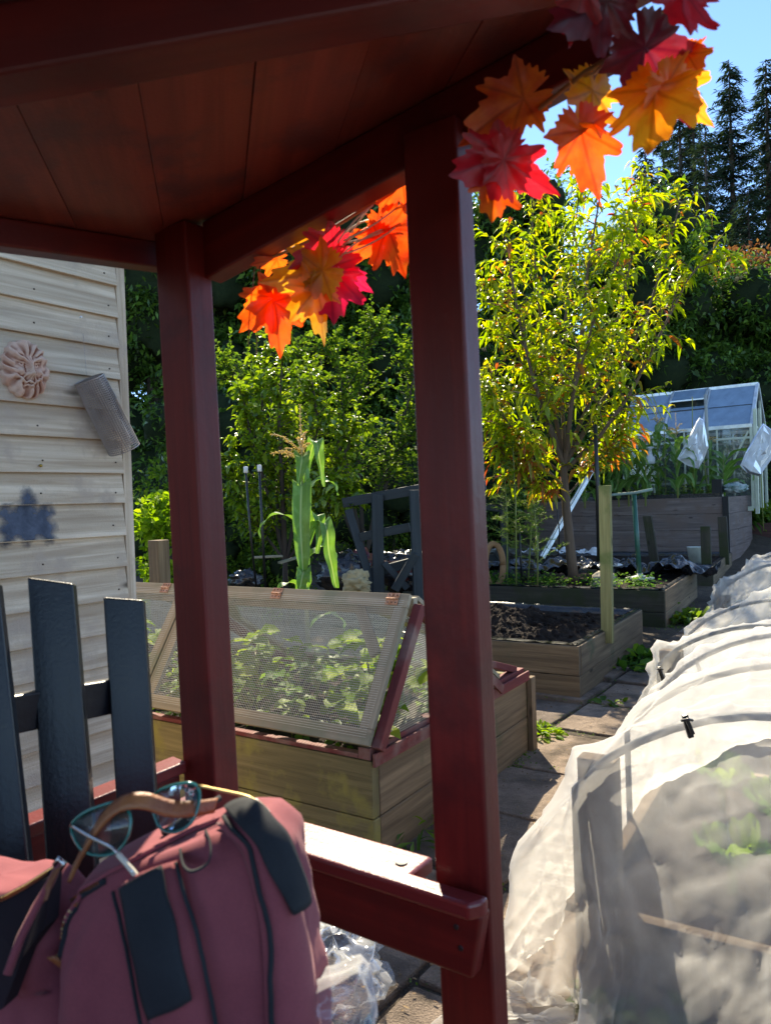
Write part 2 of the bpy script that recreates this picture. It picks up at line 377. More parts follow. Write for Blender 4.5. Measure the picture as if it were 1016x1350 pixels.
bd = MB(); bd.box(f5-b5e1*4.85+b5e2*.075+UZ*1.2, b5e1*4.7, b5e2*.012, UZ*.19); bd.build('black_liner_rim', M_LINER, bed5)
for k, s in enumerate((.12, 1.72, 2.35, 3.1, 4.0)):
    bd = MB(); bd.box(f5-b5e1*(s+.16)+b5e2*.09+UZ*1.0, b5e1*.16, b5e2*.13, UZ*(.62 if k in (0, 1) else .5)); bd.build('post', W_BLACK, bed5, bevel=.004)
# pegs in bed 4
for (px, yt, yb, d, lean, lb) in ((930, 694, 739, 10.1, 0, 'short square wooden peg at the corner of the low bed beside the pale pot'), (954, 681, 728, 11.2, .01, 'taller square wooden peg against the right end of the sleeper wall'), (862, 680, 732, 11.3, .05, 'leaning wooden peg against the middle of the sleeper wall')):
    p = D(px, yb, d); q = D(px, yt, d); p.z = .3
    bd = MB(); wv = .125
    o = p-b4e1*wv/2; tp = Vector((lean*2, 0, 0))
    bd.hexa([o, o+b4e1*wv, o+b4e1*wv+b4e2*.09, o+b4e2*.09]+[Vector((v.x, v.y, q.z))-tp for v in (o, o+b4e1*wv, o+b4e1*wv+b4e2*.09, o+b4e2*.09)])
    tag(bd.build('wooden_peg', W_DARKBED, bevel=.006), lb, 'peg', 'wooden pegs by the sleeper wall')
# compost heap detail in bed 2
bd = MB(); L = (Vector(B2_BR)-Vector(B2_FR)).length-.16; f2 = Vector((B2_FR.x, B2_FR.y, 0))
def heap(u, v):
    x, y = u*1.9, v*L
    e = min(1, 6*min(u, 1-u, v, 1-v))
    r = fbm(x*3.2, y*3.2, 5, 5)*.07+fbm(x*9, y*9, 9, 4)*.045+abs(fbm(x*22, y*22, 2, 3))*.03
    m = .09*math.exp(-((u-.62)**2/.06+(v-.5)**2/.1))
    return f2-b2e1*(.07+x)+b2e2*(.08+y)+UZ*(.345+e*(m+max(-.02, r)))
bd.grid(heap, 150, 120)
bd.build('compost_heap', M_SOIL, bed2, smooth=False)
bd = MB()
for k in range(170):
    u, v = random.uniform(.06, .94), random.uniform(.06, .94); p = heap(u, v); r = random.uniform(.008, .03); st = len(bd.v); sd_ = random.random()*90
    for i in range(5):
        for j in range(7):
            th = math.pi*i/4; ph = 2*math.pi*j/7; d = Vector((math.sin(th)*math.cos(ph), math.sin(th)*math.sin(ph), .8*math.cos(th)))
            bd.v.append(tuple(p+d*r*(1+.5*fbm(d.x*1.5+sd_, d.y*1.5, d.z*1.5, 2))+UZ*r*.3))
    for i in range(4):
        for j in range(7): a = st+i*7+j; b2 = st+i*7+(j+1) % 7; bd.face([a, b2, b2+7, a+7])
kind(bd.build('clods', M_SOIL, bed2), 'stuff')
# ---- red-brown bed at far right
bd = MB(); o = D(990, 692, 14.2); o.z = .3
t = thing('raised_bed', 'red brown plank bed at the far right with strappy green plants', 'raised bed', (o.x, o.y, .3), 'timber raised beds along the path')
for k in range(3): bd.box(Vector((o.x, o.y, .3+k*.165))-E1*0.02, E1*2.2, E2*.05, UZ*.16)
bd.build('front_boards', W_REDBED, t, bevel=.004)
bd = MB(); bd.box(Vector((o.x, o.y, .3))+E2*.05, E1*2.2, E2*.9, UZ*.45); bd.build('soil', M_SOIL, t)
# ---- upright stake in bed 2
p = D(800, 828, 5.55); q = D(797, 640, 5.55); p.z = .3; bd = MB(); wv = .085
bd.beam(p, q, wv, .05, up=E2)
tag(bd.build('stake', W_STAKE, bevel=.004), 'square yellowish pine stake standing upright in the compost bed', 'stake')
# ================================================================ arbour (we look out of it)
W_CEIL = wood('red_brown_stained_boards', (.25, .05, .032), (.16, .028, .020), .5, dirt=(.11, .03, .03), dirtamt=.4, bumpst=.5, knots=True, spec=.4, blotch=7)
arb = thing('garden_arbour', 'dark red painted timber arbour whose posts, beams, board roof and armrest frame the view', 'arbour', (0, 1.2, 0))
PM = D(600, 1156, 1.13); PL = D(284, 1060, 1.43)
GT = (PM-PL); GT.z = 0; G1 = GT.normalized(); G2 = Vector((-G1.y, G1.x, 0))    # along the armrest (towards us) / outwards
if G2.y < 0: G2 = -G2
def leanpost(nm, pxt, pyt, pxb, pyb, d, a, b_, ztop, zbot, dt=None):
    """post whose near face centre passes through both pixels"""
    T = D(pxt, pyt, dt or d); B_ = D(pxb, pyb, d); k = (ztop-B_.z)/(T.z-B_.z); tp = B_+(T-B_)*k; k = (zbot-B_.z)/(T.z-B_.z); bt = B_+(T-B_)*k
    bd = MB(); cs = []
    for c in (bt, tp): cs += [c-G1*a/2-G2*b_/2, c+G1*a/2-G2*b_/2, c+G1*a/2+G2*b_/2, c-G1*a/2+G2*b_/2]
    bd.hexa(cs); return bd.build(nm, W_RED, arb, bevel=.005, bseg=3)
leanpost('post', 580, 300, 624, 1300, 1.13, .092, .048, 1.965, -.02)
leanpost('post', 246, 420, 277, 1000, 1.43, .088, .062, 1.94, -.02)
def ZF(p): return 1.95+.2*(p[0]*.9744+p[1]*.225)
# header beam along the armrest line
def header(P0, P1, h, w, nm, ext0=0, ext1=0):
    d = (P1-P0); dn = d.normalized(); P0 = P0-dn*ext0; P1 = P1+dn*ext1; sdv = dn.cross(UZ).normalized()
    _w = -sdv*w if (-sdv).dot(G2) > 0 else sdv*w; _q = (P0, P1, P1+_w, P0+_w); bd = MB(); bd.hexa(list(_q)+[Vector((q.x, q.y, ZF(q)-.002)) for q in _q]); return bd.build(nm, W_RED, arb, bevel=.004)
h0 = D(283, 360, 1.40); h1 = D(535, 222, 1.16)
hb = header(h0, h1, .118, .045, 'header_beam', .03, .325)
# left beam
l0 = D(207, 352, 1.46); l1 = D(-60, 315, 1.14)
bd = MB(); dl = (l1-l0); ns = dl.cross(UZ).normalized(); ns = ns if ns.x < 0 else -ns
_a = l0-dl.normalized()*.06; _b = _a+dl*1.6; bd.hexa([_a, _b, _b+ns*.045, _a+ns*.045]+[Vector((q.x, q.y, ZF(q)-.002)) for q in (_a, _b, _b+ns*.045, _a+ns*.045)]); bd.build('side_beam', W_RED, arb, bevel=.004)
# roof boards (underside visible), running towards azimuth -13
az = R(-13); rd = Vector((math.sin(az), math.cos(az), 0)); rs = Vector((rd.y, -rd.x, 0)); ZC = 1.985
hx = (h1-h0); hx.z = 0; hx.normalize(); hn = Vector((-hx.y, hx.x, 0)); hn = hn if hn.y > 0 else -hn
hb0 = Vector((h0.x, h0.y, 0)); ln = ns; lb0 = Vector((l0.x, l0.y, 0))
for i in range(-7, 8):
    c = rs*(i*.145-.075)
    # clip far end where board leaves the arbour over header / side beam
    def far(s):
        p0 = rs*s
        t1 = (hb0+hn*.075-p0).dot(hn)/rd.dot(hn); t2 = (lb0+ln*.06-p0).dot(ln)/rd.dot(ln) if rd.dot(ln) > 1e-3 else 9
        return min(t1, t2, 1.75)
    s0 = i*.145-.075+.002; s1 = s0+.1442; near = -.12
    f0, f1 = far(s0), far(s1)
    if s0 > .53: continue
    if f0 < near+.02 and f1 < near+.02: continue
    f0 = max(f0, near+.02); f1 = max(f1, near+.02); dz = random.uniform(-.003, .003)
    P = [rs*s0+rd*near, rs*s1+rd*near, rs*s1+rd*f1, rs*s0+rd*f0]
    bd = MB(); cs = [p+UZ*(ZF(p)+dz) for p in P]+[p+UZ*(ZF(p)+.022+dz) for p in P]
    bd.hexa(cs); bd.build('roof_board', W_CEIL, arb, bevel=.0012)
bd = MB(); q_ = [rs*a+rd*.5 for a in (-1.0, .95)]
for P_ in (lb0, hb0): pass
cn = hb0+hn*.06+ln*.05
pts_ = [rs*-1.0+rd*-.11, rs*.505+rd*-.11]
pl = [rs*-1.0+rd*(min(1.75, (lb0+ln*.055-rs*-1.0).dot(ln)/rd.dot(ln))), rs*.505+rd*max(.5, (hb0+hn*.07-rs*.505).dot(hn)/rd.dot(hn))]
kk = (lb0+ln*.055); # corner where both edges meet
M2 = Matrix(((ln.x, ln.y), (hn.x, hn.y))); cr_ = M2.inverted() @ Vector(((lb0+ln*.055).dot(ln), (hb0+hn*.07).dot(hn)))
poly = [pts_[0], pts_[1], pl[1], Vector((cr_.x, cr_.y, 0)), pl[0]]
n_ = len(poly)
for z in (.0262, .040): bd.v += [(p.x, p.y, ZF(p)+z) for p in poly]
bd.face(list(range(n_))[::-1]); bd.face([n_+i for i in range(n_)])
for i in range(n_): j = (i+1) % n_; bd.face([i, j, n_+j, n_+i])
bd.build('roof_felt', M_LINER, arb)
# rafter crossing overhead
r0 = D(-10, 123, .753); r1 = D(560, 20, .807)
bd = MB(); dr = (r1-r0).normalized(); sn = Vector((-dr.y, dr.x, 0)); bd.box(r0-dr*.5-sn*.03, dr*(1.22), sn*.062, UZ*.068); bd.build('rafter', W_RED, arb, bevel=.004)
for k in range(14):  # unseen boards added behind the camera to cut light reaching the posts
    bd = MB(); bd.box(Vector((-1.75+k*.142, -.62, .02)), Vector((.138, 0, 0)), Vector((0, -.02, 0)), UZ*1.05); bd.build('rear_light_block', W_RED, arb, bevel=.002)
# armrest: flat board with rounded nose, over an apron
a0 = D(372, 1122, 1.30); zA = PM.z+.004
arm_in = .036
bd = MB(); A = Vector((PM.x, PM.y, 0))-G2*.030
s0, s1 = -.62, .072
ps = [A+G1*s0-G2*arm_in, A+G1*(s1-.015)-G2*arm_in, A+G1*s1-G2*(arm_in-.02), A+G1*s1+G2*.0, A-G1*.058, A-G1*.058+G2*.062, A+G1*s0+G2*.062]
# outer part goes behind the posts' near faces
ps2 = [A+G1*s0+G2*.002, A+G1*(-.058)+G2*.002, A+G1*(-.058)+G2*.062, A+G1*s0+G2*.062]
b0 = len(bd.v)
for z in (zA-.026, zA): bd.v += [tuple(p+UZ*z) for p in ps]
n = 7; bd.face([b0+i for i in range(n)][::-1]); bd.face([b0+n+i for i in range(n)], [(i*.1, i*.02) for i in range(n)])
for i in range(n): j = (i+1) % n; bd.face([b0+i, b0+j, b0+n+j, b0+n+i], [(i*.3, 0), (i*.3+.3, 0), (i*.3+.3, .03), (i*.3, .03)])
M_ARM = wood('glossy_red_armrest', (.20, .024, .022), (.13, .014, .015), .3, bumpst=.35, knots=False, spec=.6, blotch=9)
arm = bd.build('armrest', M_ARM, arb, bevel=.006, bseg=3)
bd = MB(); k = A+G1*(-.022)+UZ*(zA+.0006)-G2*.004; k = D(529, 1136, 1.17); k.z = zA+.0008
bd.lathe(k, [(.0001, 0), (.010, 0), (.009, .0016), (.0001, .0012)], 16); bd.build('screw_head', M_BLK, arm)
bd = MB(); q0 = A+G1*(-.62)-G2*.014; q1 = A+G1*.066-G2*.014
hA = .098
cs = [q0+UZ*(zA-.026-hA), q1-G1*.018+UZ*(zA-.026-hA), q1-G1*.018+G2*.032+UZ*(zA-.026-hA), q0+G2*.032+UZ*(zA-.026-hA), q0+UZ*(zA-.027), q1+UZ*(zA-.027), q1+G2*.032+UZ*(zA-.027), q0+G2*.032+UZ*(zA-.027)]
bd.hexa(cs); ap = bd.build('apron', W_RED, arb, bevel=.006, bseg=3)
# rails running left from the far post (behind the chair)
u0 = D(240, 1006, 1.40); u1 = D(-60, 1128, 1.12)
bd = MB(); dd = (u1-u0); nn = dd.cross(UZ).normalized(); nn = nn if nn.x < 0 else -nn
bd.box(u0+UZ*0-dd.normalized()*.01, dd*1.2, nn*.05, -UZ*.022); bd.build('back_rail_cap', M_ARM, arb, bevel=.003)
bd = MB(); bd.box(u0-UZ*.023+nn*.008, dd*1.2, nn*.03, -UZ*.09); bd.build('back_rail', W_RED, arb, bevel=.003)
for (px, py) in ((601, 1222), (607, 1250)):
    o_ = D(px, py, 1.06); nn3 = -G2; kk_ = (q0-o_).dot(nn3); o_ = o_+nn3*kk_ if True else o_
    v_ = (D(px, py, 1)-Vector((0, 0, H))); t3 = (q0-Vector((0, 0, H))).dot(nn3)/v_.dot(nn3); o_ = Vector((0, 0, H))+v_*t3+nn3*.0006
    bd = MB(); bd.lathe(o_, [(.0045, -.002), (.0042, .0006), (.002, .0002), (.0001, -.0004)], 14, axis=nn3); bd.build('screw_head', M_BLK, ap, smooth=True)
# bench seat & far small block
sz = .47
bd = MB()
for k in range(5):
    o = Vector((-.95, .35+k*.14, sz)); bd.box(o, Vector((1.02, 0, 0)), Vector((0, .125, 0)), UZ*.025)
bd.build('seat_boards', W_RED, arb, bevel=.004)
# ================================================================ shed
sc = D(167, 560, 2.6); SC = Vector((sc.x, sc.y, 0)); se = Vector((.586, .81, 0)).normalized(); sn1 = Vector((se.y, -se.x, 0))
shed = thing('shed', 'pale unpainted shiplap shed wall on the left with a blue paint stain', 'shed', (SC.x, SC.y, 0))
# board bottom edges measured at the corner (pixel rows)
rows = [421, 461, 503, 543, 583, 624, 663, 705, 747, 788]
zs = [D(160, r, 2.58).z for r in rows]; pitch = (zs[0]-zs[-1])/(len(zs)-1)
zt = zs[0]+pitch; allz = []
z = zt
zs_full = [zs[0]+pitch]+zs; 
while zs_full[-1] > .05: zs_full.append(zs_full[-1]-pitch)
ws = MB()
def wedge(bd, zb, ht, rot=0):
    """overlapping board: thick bottom edge, thin top"""
    o = SC-se*.035; L = -se*3.2
    t0, t1 = .030, .010; jit = random.uniform(-.003, .003); tilt = random.uniform(-.003, .003)
    a = [o+UZ*(zb+jit), o+L+UZ*(zb+jit+tilt), o+L+sn1*t0+UZ*(zb+jit+tilt), o+sn1*t0+UZ*(zb+jit)]
    c = [o+UZ*(zb+ht), o+L+UZ*(zb+ht), o+L+sn1*t1+UZ*(zb+ht), o+sn1*t1+UZ*(zb+ht)]
    bd.hexa(a+c)
for zb in zs_full: wedge(ws, zb, pitch+.014)
wl = ws.build('wall', W_SHED, shed, bevel=.003)
bd = MB(); o = SC-se*.033; bd.box(o-sn1*.02, se*.034, sn1*.040, UZ*(zt+pitch-.02)); bd.build('corner_trim', W_SHED, shed, bevel=.002)
bd = MB(); o = SC-se*2.8+UZ*(zt+pitch*.86)+se*.02; bd.box(SC+se*.02+UZ*(zt+pitch*.75)+sn1*.0, -se*3.2+UZ*.0, sn1*.042, UZ*.055); bd.build('fascia', W_SHED, shed, bevel=.003)
bd = MB()
def rf(u, v):
    p = SC+se*.05-se*3.3*u+UZ*(zt+pitch*1.35)+sn1*(.08-1.2*v)+UZ*(.5*v)
    return p+UZ*.006*math.cos(u*3.3/.05*6.28)
bd.grid(rf, 200, 3); bd.build('roof', simple('grey_roof_sheet', (.35, .36, .38), .6), shed, smooth=True, solid=.004)
bd = MB(); bd.box(SC-se*3.2-UZ*0-sn1*1.4, se*3.16, sn1*1.398, UZ*(zt+pitch)); bd.build('shed_body', W_SHED, shed)
def onwall(px, py, off=0):
    """point on the shed wall plane seen at a pixel"""
    d = D(px, py, 1.0)-Vector((0, 0, H)); n = sn1; P0 = SC+sn1*(.022+off); t = (P0-Vector((0, 0, H))).dot(n)/d.dot(n); return Vector((0, 0, H))+d*t
# blue paint stain : thin film following the boards
bd = MB(); m, nt, nd, lk = newmat('blue_spray_stain')
tcn = nd.new('ShaderNodeTexCoord'); f = noisetex(nt, tcn.outputs['Object'], 26, 5, .65); c = ramp(nt, f, [(.35, (.03, .045, .075)), (.65, (.085, .11, .16))])
bs = N(nt, 'ShaderNodeBsdfPrincipled', Roughness=.8); lk.new(c, bs.inputs['Base Color'])
uvn = tcn.outputs['UV']; sp = nd.new('ShaderNodeSeparateXYZ'); lk.new(uvn, sp.inputs[0])
n2 = noisetex(nt, tcn.outputs['Object'], 40, 4, .6)
ad = N(nt, 'ShaderNodeMath', operation='ADD'); lk.new(sp.outputs[0], ad.inputs[0]); lk.new(n2, ad.inputs[1])
al = ramp(nt, ad.outputs[0], [(.40, (0, 0, 0)), (1.5, (.85, .85, .85))]); lk.new(al, bs.inputs['Alpha']); out(nt, bs.outputs[0])
def surf_off(z):
    for zb in zs_full:
        if zb <= z: return .030-.020*min(1, (z-zb)/(pitch+.014))+.0035
    return .03
ctr = onwall(36, 682)
for j in range(40):
    for i in range(40): pass
def stain(u, v):
    x = (u-.5)*.20; zz = (v-.5)*.20
    p = ctr+se*x+UZ*zz; base = SC+se*((p-SC).dot(se)); return Vector((base.x, base.y, p.z))+sn1*surf_off(p.z)
nu = 40; b0 = len(bd.v)
for j in range(nu+1):
    for i in range(nu+1): bd.v.append(tuple(stain(i/nu, j/nu)))
def dens(i, j):
    x = (i/nu-.5)*2; y = (j/nu-.5)*2
    body = min(.86+.06*math.sin(y*14)-abs(x), .30-y+.05*math.sin(x*15), y+.78+.10*math.cos(x*9))
    crown = min(.34*(1-max(0, (y-.2)/.75))+.08-abs(x), .92-y, y+.1)
    fl = max(.16-abs(abs(x)-.62), -1) if y < .46 and y > 0 else -1
    return max(-1, min(1, max(body, crown, min(fl, .46-y))*2.2+.1))
for j in range(nu):
    for i in range(nu):
        a = b0+j*(nu+1)+i; bd.face([a, a+1, a+nu+2, a+nu+1], [(dens(i, j), 0), (dens(i+1, j), 0), (dens(i+1, j+1), 0), (dens(i, j+1), 0)])
bd.build('paint_stain', m, shed, smooth=True)
M_NAIL = simple('rusty_nail', (.10, .07, .05), .6, .5)
for zb in zs_full[:14]:
    for dd3 in (.075, .33):
        bd = MB(); bd.lathe(SC-se*(dd3+random.uniform(-.01, .01))+sn1*.024+UZ*(zb+.035), [(.003, -.002), (.0028, .0025), (.0001, .003)], 10, axis=sn1); bd.build('nail_head', M_NAIL, wl, smooth=True)
# brass nail + small screws
nm_ = simple('brass', (.55, .36, .08), .3, 1.0)
p = onwall(53, 614, .012); bd = MB(); bd.lathe(p, [(.0005, -.012), (.002, -.01), (.002, .004), (.0055, .005), (.004, .009), (.0005, .010)], 14, axis=sn1)
bd.build('brass_nail', nm_, shed, smooth=True)
bd = MB(); p = onwall(107, 418, .012); bd.lathe(p, [(.0005, -.01), (.004, .0), (.003, .004), (.0005, .005)], 12, axis=sn1); bd.build('screw', simple('white_plastic', (.8, .8, .78), .4), shed)
# ================================================================ black slatted chair
ch = thing('slatted_chair', 'black painted chair with tall vertical slat back standing before the shed', 'chair', (-.6, 1.1, .0))
def slat(px0, px1, py_t, d0, d1, bxl, bxr, pyb, db0, db1, th=.020, pyt2=None):
    A_ = D(px0, py_t, d0); B_ = D(px1, pyt2 or py_t, d1); C_ = D(bxl, pyb, db0); E_ = D(bxr, pyb, db1)
    n = (B_-A_).cross(C_-A_).normalized(); n = n if n.y > 0 else -n
    bd = MB(); bd.hexa([C_, E_, E_+n*th, C_+n*th, A_, B_, B_+n*th, A_+n*th]); return bd
slats = [(36, 96, 761, 1.17, 1.18, 62, 128, 1160, 1.09, 1.10, .03, 769), (136, 189, 787, 1.27, 1.28, 156, 209, 1100, 1.20, 1.21, .028, 791), (-66, -3, 762, 1.07, 1.08, -40, 44, 1190, .98, .99, .026, 768), (-170, -100, 790, .97, 1.0, -140, -60, 1200, .86, .9, .026, 796)]
for s in slats:
    bd = slat(*s)
    # extend down to the seat
    vs = [Vector(v) for v in bd.v]
    for i in range(4): vs[i] = vs[i]+(vs[i]-vs[i+4])*.55
    bd.v = [tuple(v) for v in vs]
    # side faces visible at the left edge of each slat
    bd.build('slat', W_BLACK, ch, bevel=.003)
r0_ = D(-150, 985, .92); r1_ = D(185, 920, 1.26)
bd = MB(); off = Vector((-.02, .035, 0)); hgt = UZ*.058
bd.box(r0_+off-hgt*.5, (r1_-r0_), Vector((-.012, .02, 0)), hgt); bd.build('cross_rail', W_BLACK, ch, bevel=.003)
bd = MB(); r0b = Vector((r0_.x, r0_.y, .52)); r1b = Vector((r1_.x, r1_.y, .52)); bd.box(r0b, r1b-r0b, Vector((.28, -.30, 0)), -UZ*.025); bd.build('seat', W_BLACK, ch, bevel=.004)
for (p) in (r0b, r1b, r0b+Vector((.26, -.28, 0)), r1b+Vector((.26, -.28, 0))):
    bd = MB(); bd.box(Vector((p.x-.02, p.y-.02, .0)), Vector((.04, 0, 0)), Vector((0, .04, 0)), UZ*.494); bd.build('leg', W_BLACK, ch, bevel=.003)
# ================================================================ cold frame on the first bed
ZB = .43; cfo = Vector((CF_FR.x, CF_FR.y, 0))
def CFp(s, t, z): return cfo-cfe1*s+cfe2*t+UZ*z       # s: leftwards along the front, t: back, z: height
cold = thing('cold_frame', 'ridge shaped wire netting cold frame with pale battens and red struts on a bed', 'cold frame', CFp(0, 0, ZB))
RS, RT, RZ = .03, .35, 1.0            # right end inset, ridge offset, ridge height
L1, L2 = 1.30, 2.9
LT = .03
def rafter(name, s, t0, z0, t1, z1, w, h, m, parent=cold, up=None):
    bd = MB(); p, q = CFp(s, t0, z0), CFp(s, t1, z1); dn = (q-p).normalized(); sd_ = -cfe1; u = sd_.cross(dn).normalized()
    u = u if u.z > 0 else -u
    bd.box(p-sd_*w/2-u*h, sd_*w, q-p, u*h); return bd.build(name, m, parent, bevel=.003)
# red base rails lying on the bed
bd = MB(); bd.box(CFp(.0, -.01, ZB+.002), -cfe1*.055, cfe2*1.50, UZ*.045); bd.build('base_rail', W_RED2, cold, bevel=.003)
bd = MB(); bd.box(CFp(-.012, -.012, ZB-.02), cfe1*.012, cfe2*1.52, UZ*.05); bd.build('base_trim', W_RED2, cold, bevel=.002)
bd = MB(); bd.box(CFp(.057, -.008, ZB+.002), -cfe1*2.84, cfe2*.04, UZ*.018); bd.build('base_rail', W_RED2, cold, bevel=.003)
# ridge board
bd = MB(); bd.box(CFp(-.0, RT-.005, RZ-.075), -cfe1*2.9, cfe2*.035, UZ*.078); bd.build('ridge_board', W_PALE, cold, bevel=.003)
for s in (-.016, 1.36, 2.75):
    rafter('rafter', s, .0, ZB+.05, RT, RZ-.02, .04, .045, W_RED2)
    rafter('rafter', s, RT*2+.45, ZB+.03, RT+.03, RZ-.03, .04, .045, W_RED2)
dn = (CFp(0, RT, RZ)-CFp(0, LT-.03, ZB+.045)).normalized()
M_WIRE = simple('wire', (.50, .49, .42), .5, .3, c2=(.62, .6, .52))
def netpanel(bd, O, U, V, step, r):
    """woven wire: square thin strands in the plane O + U,V"""
    n = U.cross(V).normalized(); lu, lv = U.length, V.length; u, v = U.normalized(), V.normalized()
    k = int(lu/step)
    for i in range(1, k): bd.box(O+u*(i*step)-u*r/2+n*r, u*r, V, n*r)
    k = int(lv/step)
    for i in range(1, k): bd.box(O+v*(i*step)-v*r/2, v*r, U, n*r)
def lid(s0, s1, label=None):
    w = .062; th = .022
    P0 = CFp(s0, LT-.035, ZB+.052); P1 = CFp(s1, LT-.035, ZB+.052); Q0 = CFp(s0, RT-.012, RZ+.012); Q1 = CFp(s1, RT-.012, RZ+.012)
    du = (P1-P0).normalized(); dv = (Q0-P0).normalized(); nn = du.cross(dv).normalized(); nn = nn if nn.z > 0 else -nn
    Lu, Lv = (P1-P0).length, (Q0-P0).length
    for nm, o, a, b_ in (('bottom_rail', P0, du*Lu, dv*w), ('top_rail', P0+dv*(Lv-w), du*Lu, dv*w), ('side_rail', P0+dv*(w+.001), du*w, dv*(Lv-2*w-.002)), ('side_rail', P0+du*(Lu-w)+dv*(w+.001), du*w, dv*(Lv-2*w-.002))):
        bd = MB(); bd.box(o, a, b_, nn*th); bd.build(nm, W_PALE, cold, bevel=.002)
    bd = MB(); netpanel(bd, P0+du*.02+dv*.02+nn*(th+.001), du*(Lu-.04), dv*(Lv-.04), .0095, .0011); bd.build('wire_netting', M_WIRE, cold)
    return P0, du, dv, nn, Lu, Lv
P0, du, dv, nn, Lu, Lv = lid(.0, L1)
lid(L1+.012, 2.72)
# corner braces under lid
for sa, sgn in ((.14, 1), (L1-.14, -1)):
    bd = MB(); a = P0+du*(sa-.07*sgn)+dv*(Lv-.30)-nn*.022; c = P0+du*(sa+.09*sgn)+dv*(Lv-.04)-nn*.022
    a = P0+du*(sa+(.14 if sgn < 0 else .1)*sgn*-0-.0)+dv*(Lv-.26)-nn*.022
    bd.beam(a-du*.03*sgn, a+du*.13*sgn+dv*.22, .05, .018, up=nn); bd.build('corner_brace', W_PALE, cold, bevel=.002)
for s in (.075, .71, 1.47):
    bd = MB(); c = P0+du*s+dv*(Lv-.028)+nn*.0245
    for sg in (1, -1):
        bd.box(c-du*.03+dv*(.003 if sg > 0 else -.027), du*.06, dv*.024, nn*.0022)
    h = bd.build('hinge', M_RUST, cold)
    bd = MB(); bd.tube([c-du*.03+nn*.003, c+du*.03+nn*.003], .0042, 8)
    bd.build('pin', M_RUST, h, smooth=True)
    for a in (-.019, 0, .019):
        for bb in (-.016, .017): bd = MB(); bd.lathe(c+du*a+dv*bb+nn*.002, [(.0035, 0), (.003, .0012), (.0001, .0014)], 8, axis=nn); bd.build('screw_head', M_BLK, h)
# triangular end netting
bd = MB(); O = CFp(-.002, .03, ZB+.03); stepz = .0095
A3, B3, C3 = (0.02, ZB+.05), (RT+.015, RZ-.03), (RT*2+.42, ZB+.05)
k = 1
t = A3[0]
while t < C3[0]:
    zt_ = (A3[1]+(B3[1]-A3[1])*(t-A3[0])/(B3[0]-A3[0])) if t < B3[0] else (C3[1]+(B3[1]-C3[1])*(t-C3[0])/(B3[0]-C3[0]))
    if zt_-A3[1] > .01: bd.box(CFp(.008, t, A3[1]), cfe2*.001, cfe1*.001, UZ*(zt_-A3[1]))
    t += stepz
z = A3[1]
while z < B3[1]:
    f = (z-A3[1])/(B3[1]-A3[1]); ta = A3[0]+(B3[0]-A3[0])*f; tb = C3[0]+(B3[0]-C3[0])*f
    if tb-ta > .01: bd.box(CFp(.008, ta, z), cfe2*(tb-ta), cfe1*.001, UZ*.001)
    z += stepz
bd.build('end_netting', M_WIRE, cold)
# rear lid, pale boards and clear sheet folded back
Pr0 = CFp(.0, RT+.03, RZ-.01); Pr1 = CFp(0, RT*2+.47, ZB+.055)
dvr = (Pr1-Pr0).normalized(); nr = dvr.cross(-cfe1).normalized(); nr = nr if nr.z > 0 else -nr; Lr = (Pr1-Pr0).length
for nm, o, a, c in (('rear_rail', Pr0, -cfe1*2.7, dvr*.06), ('rear_rail', Pr0+dvr*(Lr-.06), -cfe1*2.7, dvr*.06)):
    bd = MB(); bd.box(o, a, c, nr*.02); bd.build(nm, W_PALE, cold, bevel=.002)
for s in (.0, 1.33, 2.64):
    bd = MB(); bd.box(Pr0-cfe1*s+dvr*.061, -cfe1*.06, dvr*(Lr-.122), nr*.02); bd.build('rear_rail', W_PALE, cold, bevel=.002)
for sa, sg in ((.10, 1), (1.28, -1), (1.5, 1)):
    bd = MB(); a = Pr0-cfe1*sa+dvr*.3-nr*.022; bd.beam(a, Pr0-cfe1*(sa+.17*sg)+dvr*.03-nr*.022, .055, .018, up=nr); bd.build('corner_brace', W_PALE, cold, bevel=.002)
bd = MB(); netpanel(bd, Pr0-cfe1*.02+dvr*.02+nr*.021, -cfe1*2.66, dvr*(Lr-.04), .016, .0012); bd.build('wire_netting', M_WIRE, cold)
# small red gable piece at the far end
bd = MB(); a = CFp(.02, 1.16, ZB+.05); bd.beam(CFp(.03, 1.02, ZB+.17), CFp(.03, 1.42, ZB+.05), .04, .035, up=UZ); bd.build('strut', W_RED2, cold, bevel=.003)
# ================================================================ wire basket on the shed
wb0 = onwall(118, 500, .05); wb1 = onwall(164, 592, .05)
M_CAGE = simple('rust_grey_wire', (.30, .25, .22), .45, .6, c2=(.42, .38, .35))
wbx = thing('wire_feeder', 'empty cylinder of rusty square wire mesh hanging askew on the shed wall', 'wire basket', wb0)
ax = (wb1-wb0); LA = ax.length; ax.normalize(); xr = sn1-ax*sn1.dot(ax); xr.normalize(); yr = ax.cross(xr); rad = .052
bd = MB(); nw = 44
for j in range(nw):
    a = 2*math.pi*j/nw; d_ = (xr*math.cos(a)+yr*math.sin(a))
    sq = 1+.06*math.cos(2*a)
    bd.tube([wb0+d_*rad*sq*(.93), wb0+d_*rad*sq+ax*LA*.3, wb0+d_*rad*sq*1.03+ax*LA], .0015, 4, cap=False)
nk = int(LA/.0072)
for k in range(nk+1):
    z = LA*k/nk; rr_ = rad*(.93+.10*k/nk)
    bd.tube([wb0+ax*z+(xr*math.cos(2*math.pi*j/28)+yr*math.sin(2*math.pi*j/28))*rr_*(1+.06*math.cos(4*math.pi*j/28)) for j in range(29)], .0015 if k not in (0, nk) else .0022, 4, cap=False)
bd.build('mesh_sleeve', M_CAGE, wbx)
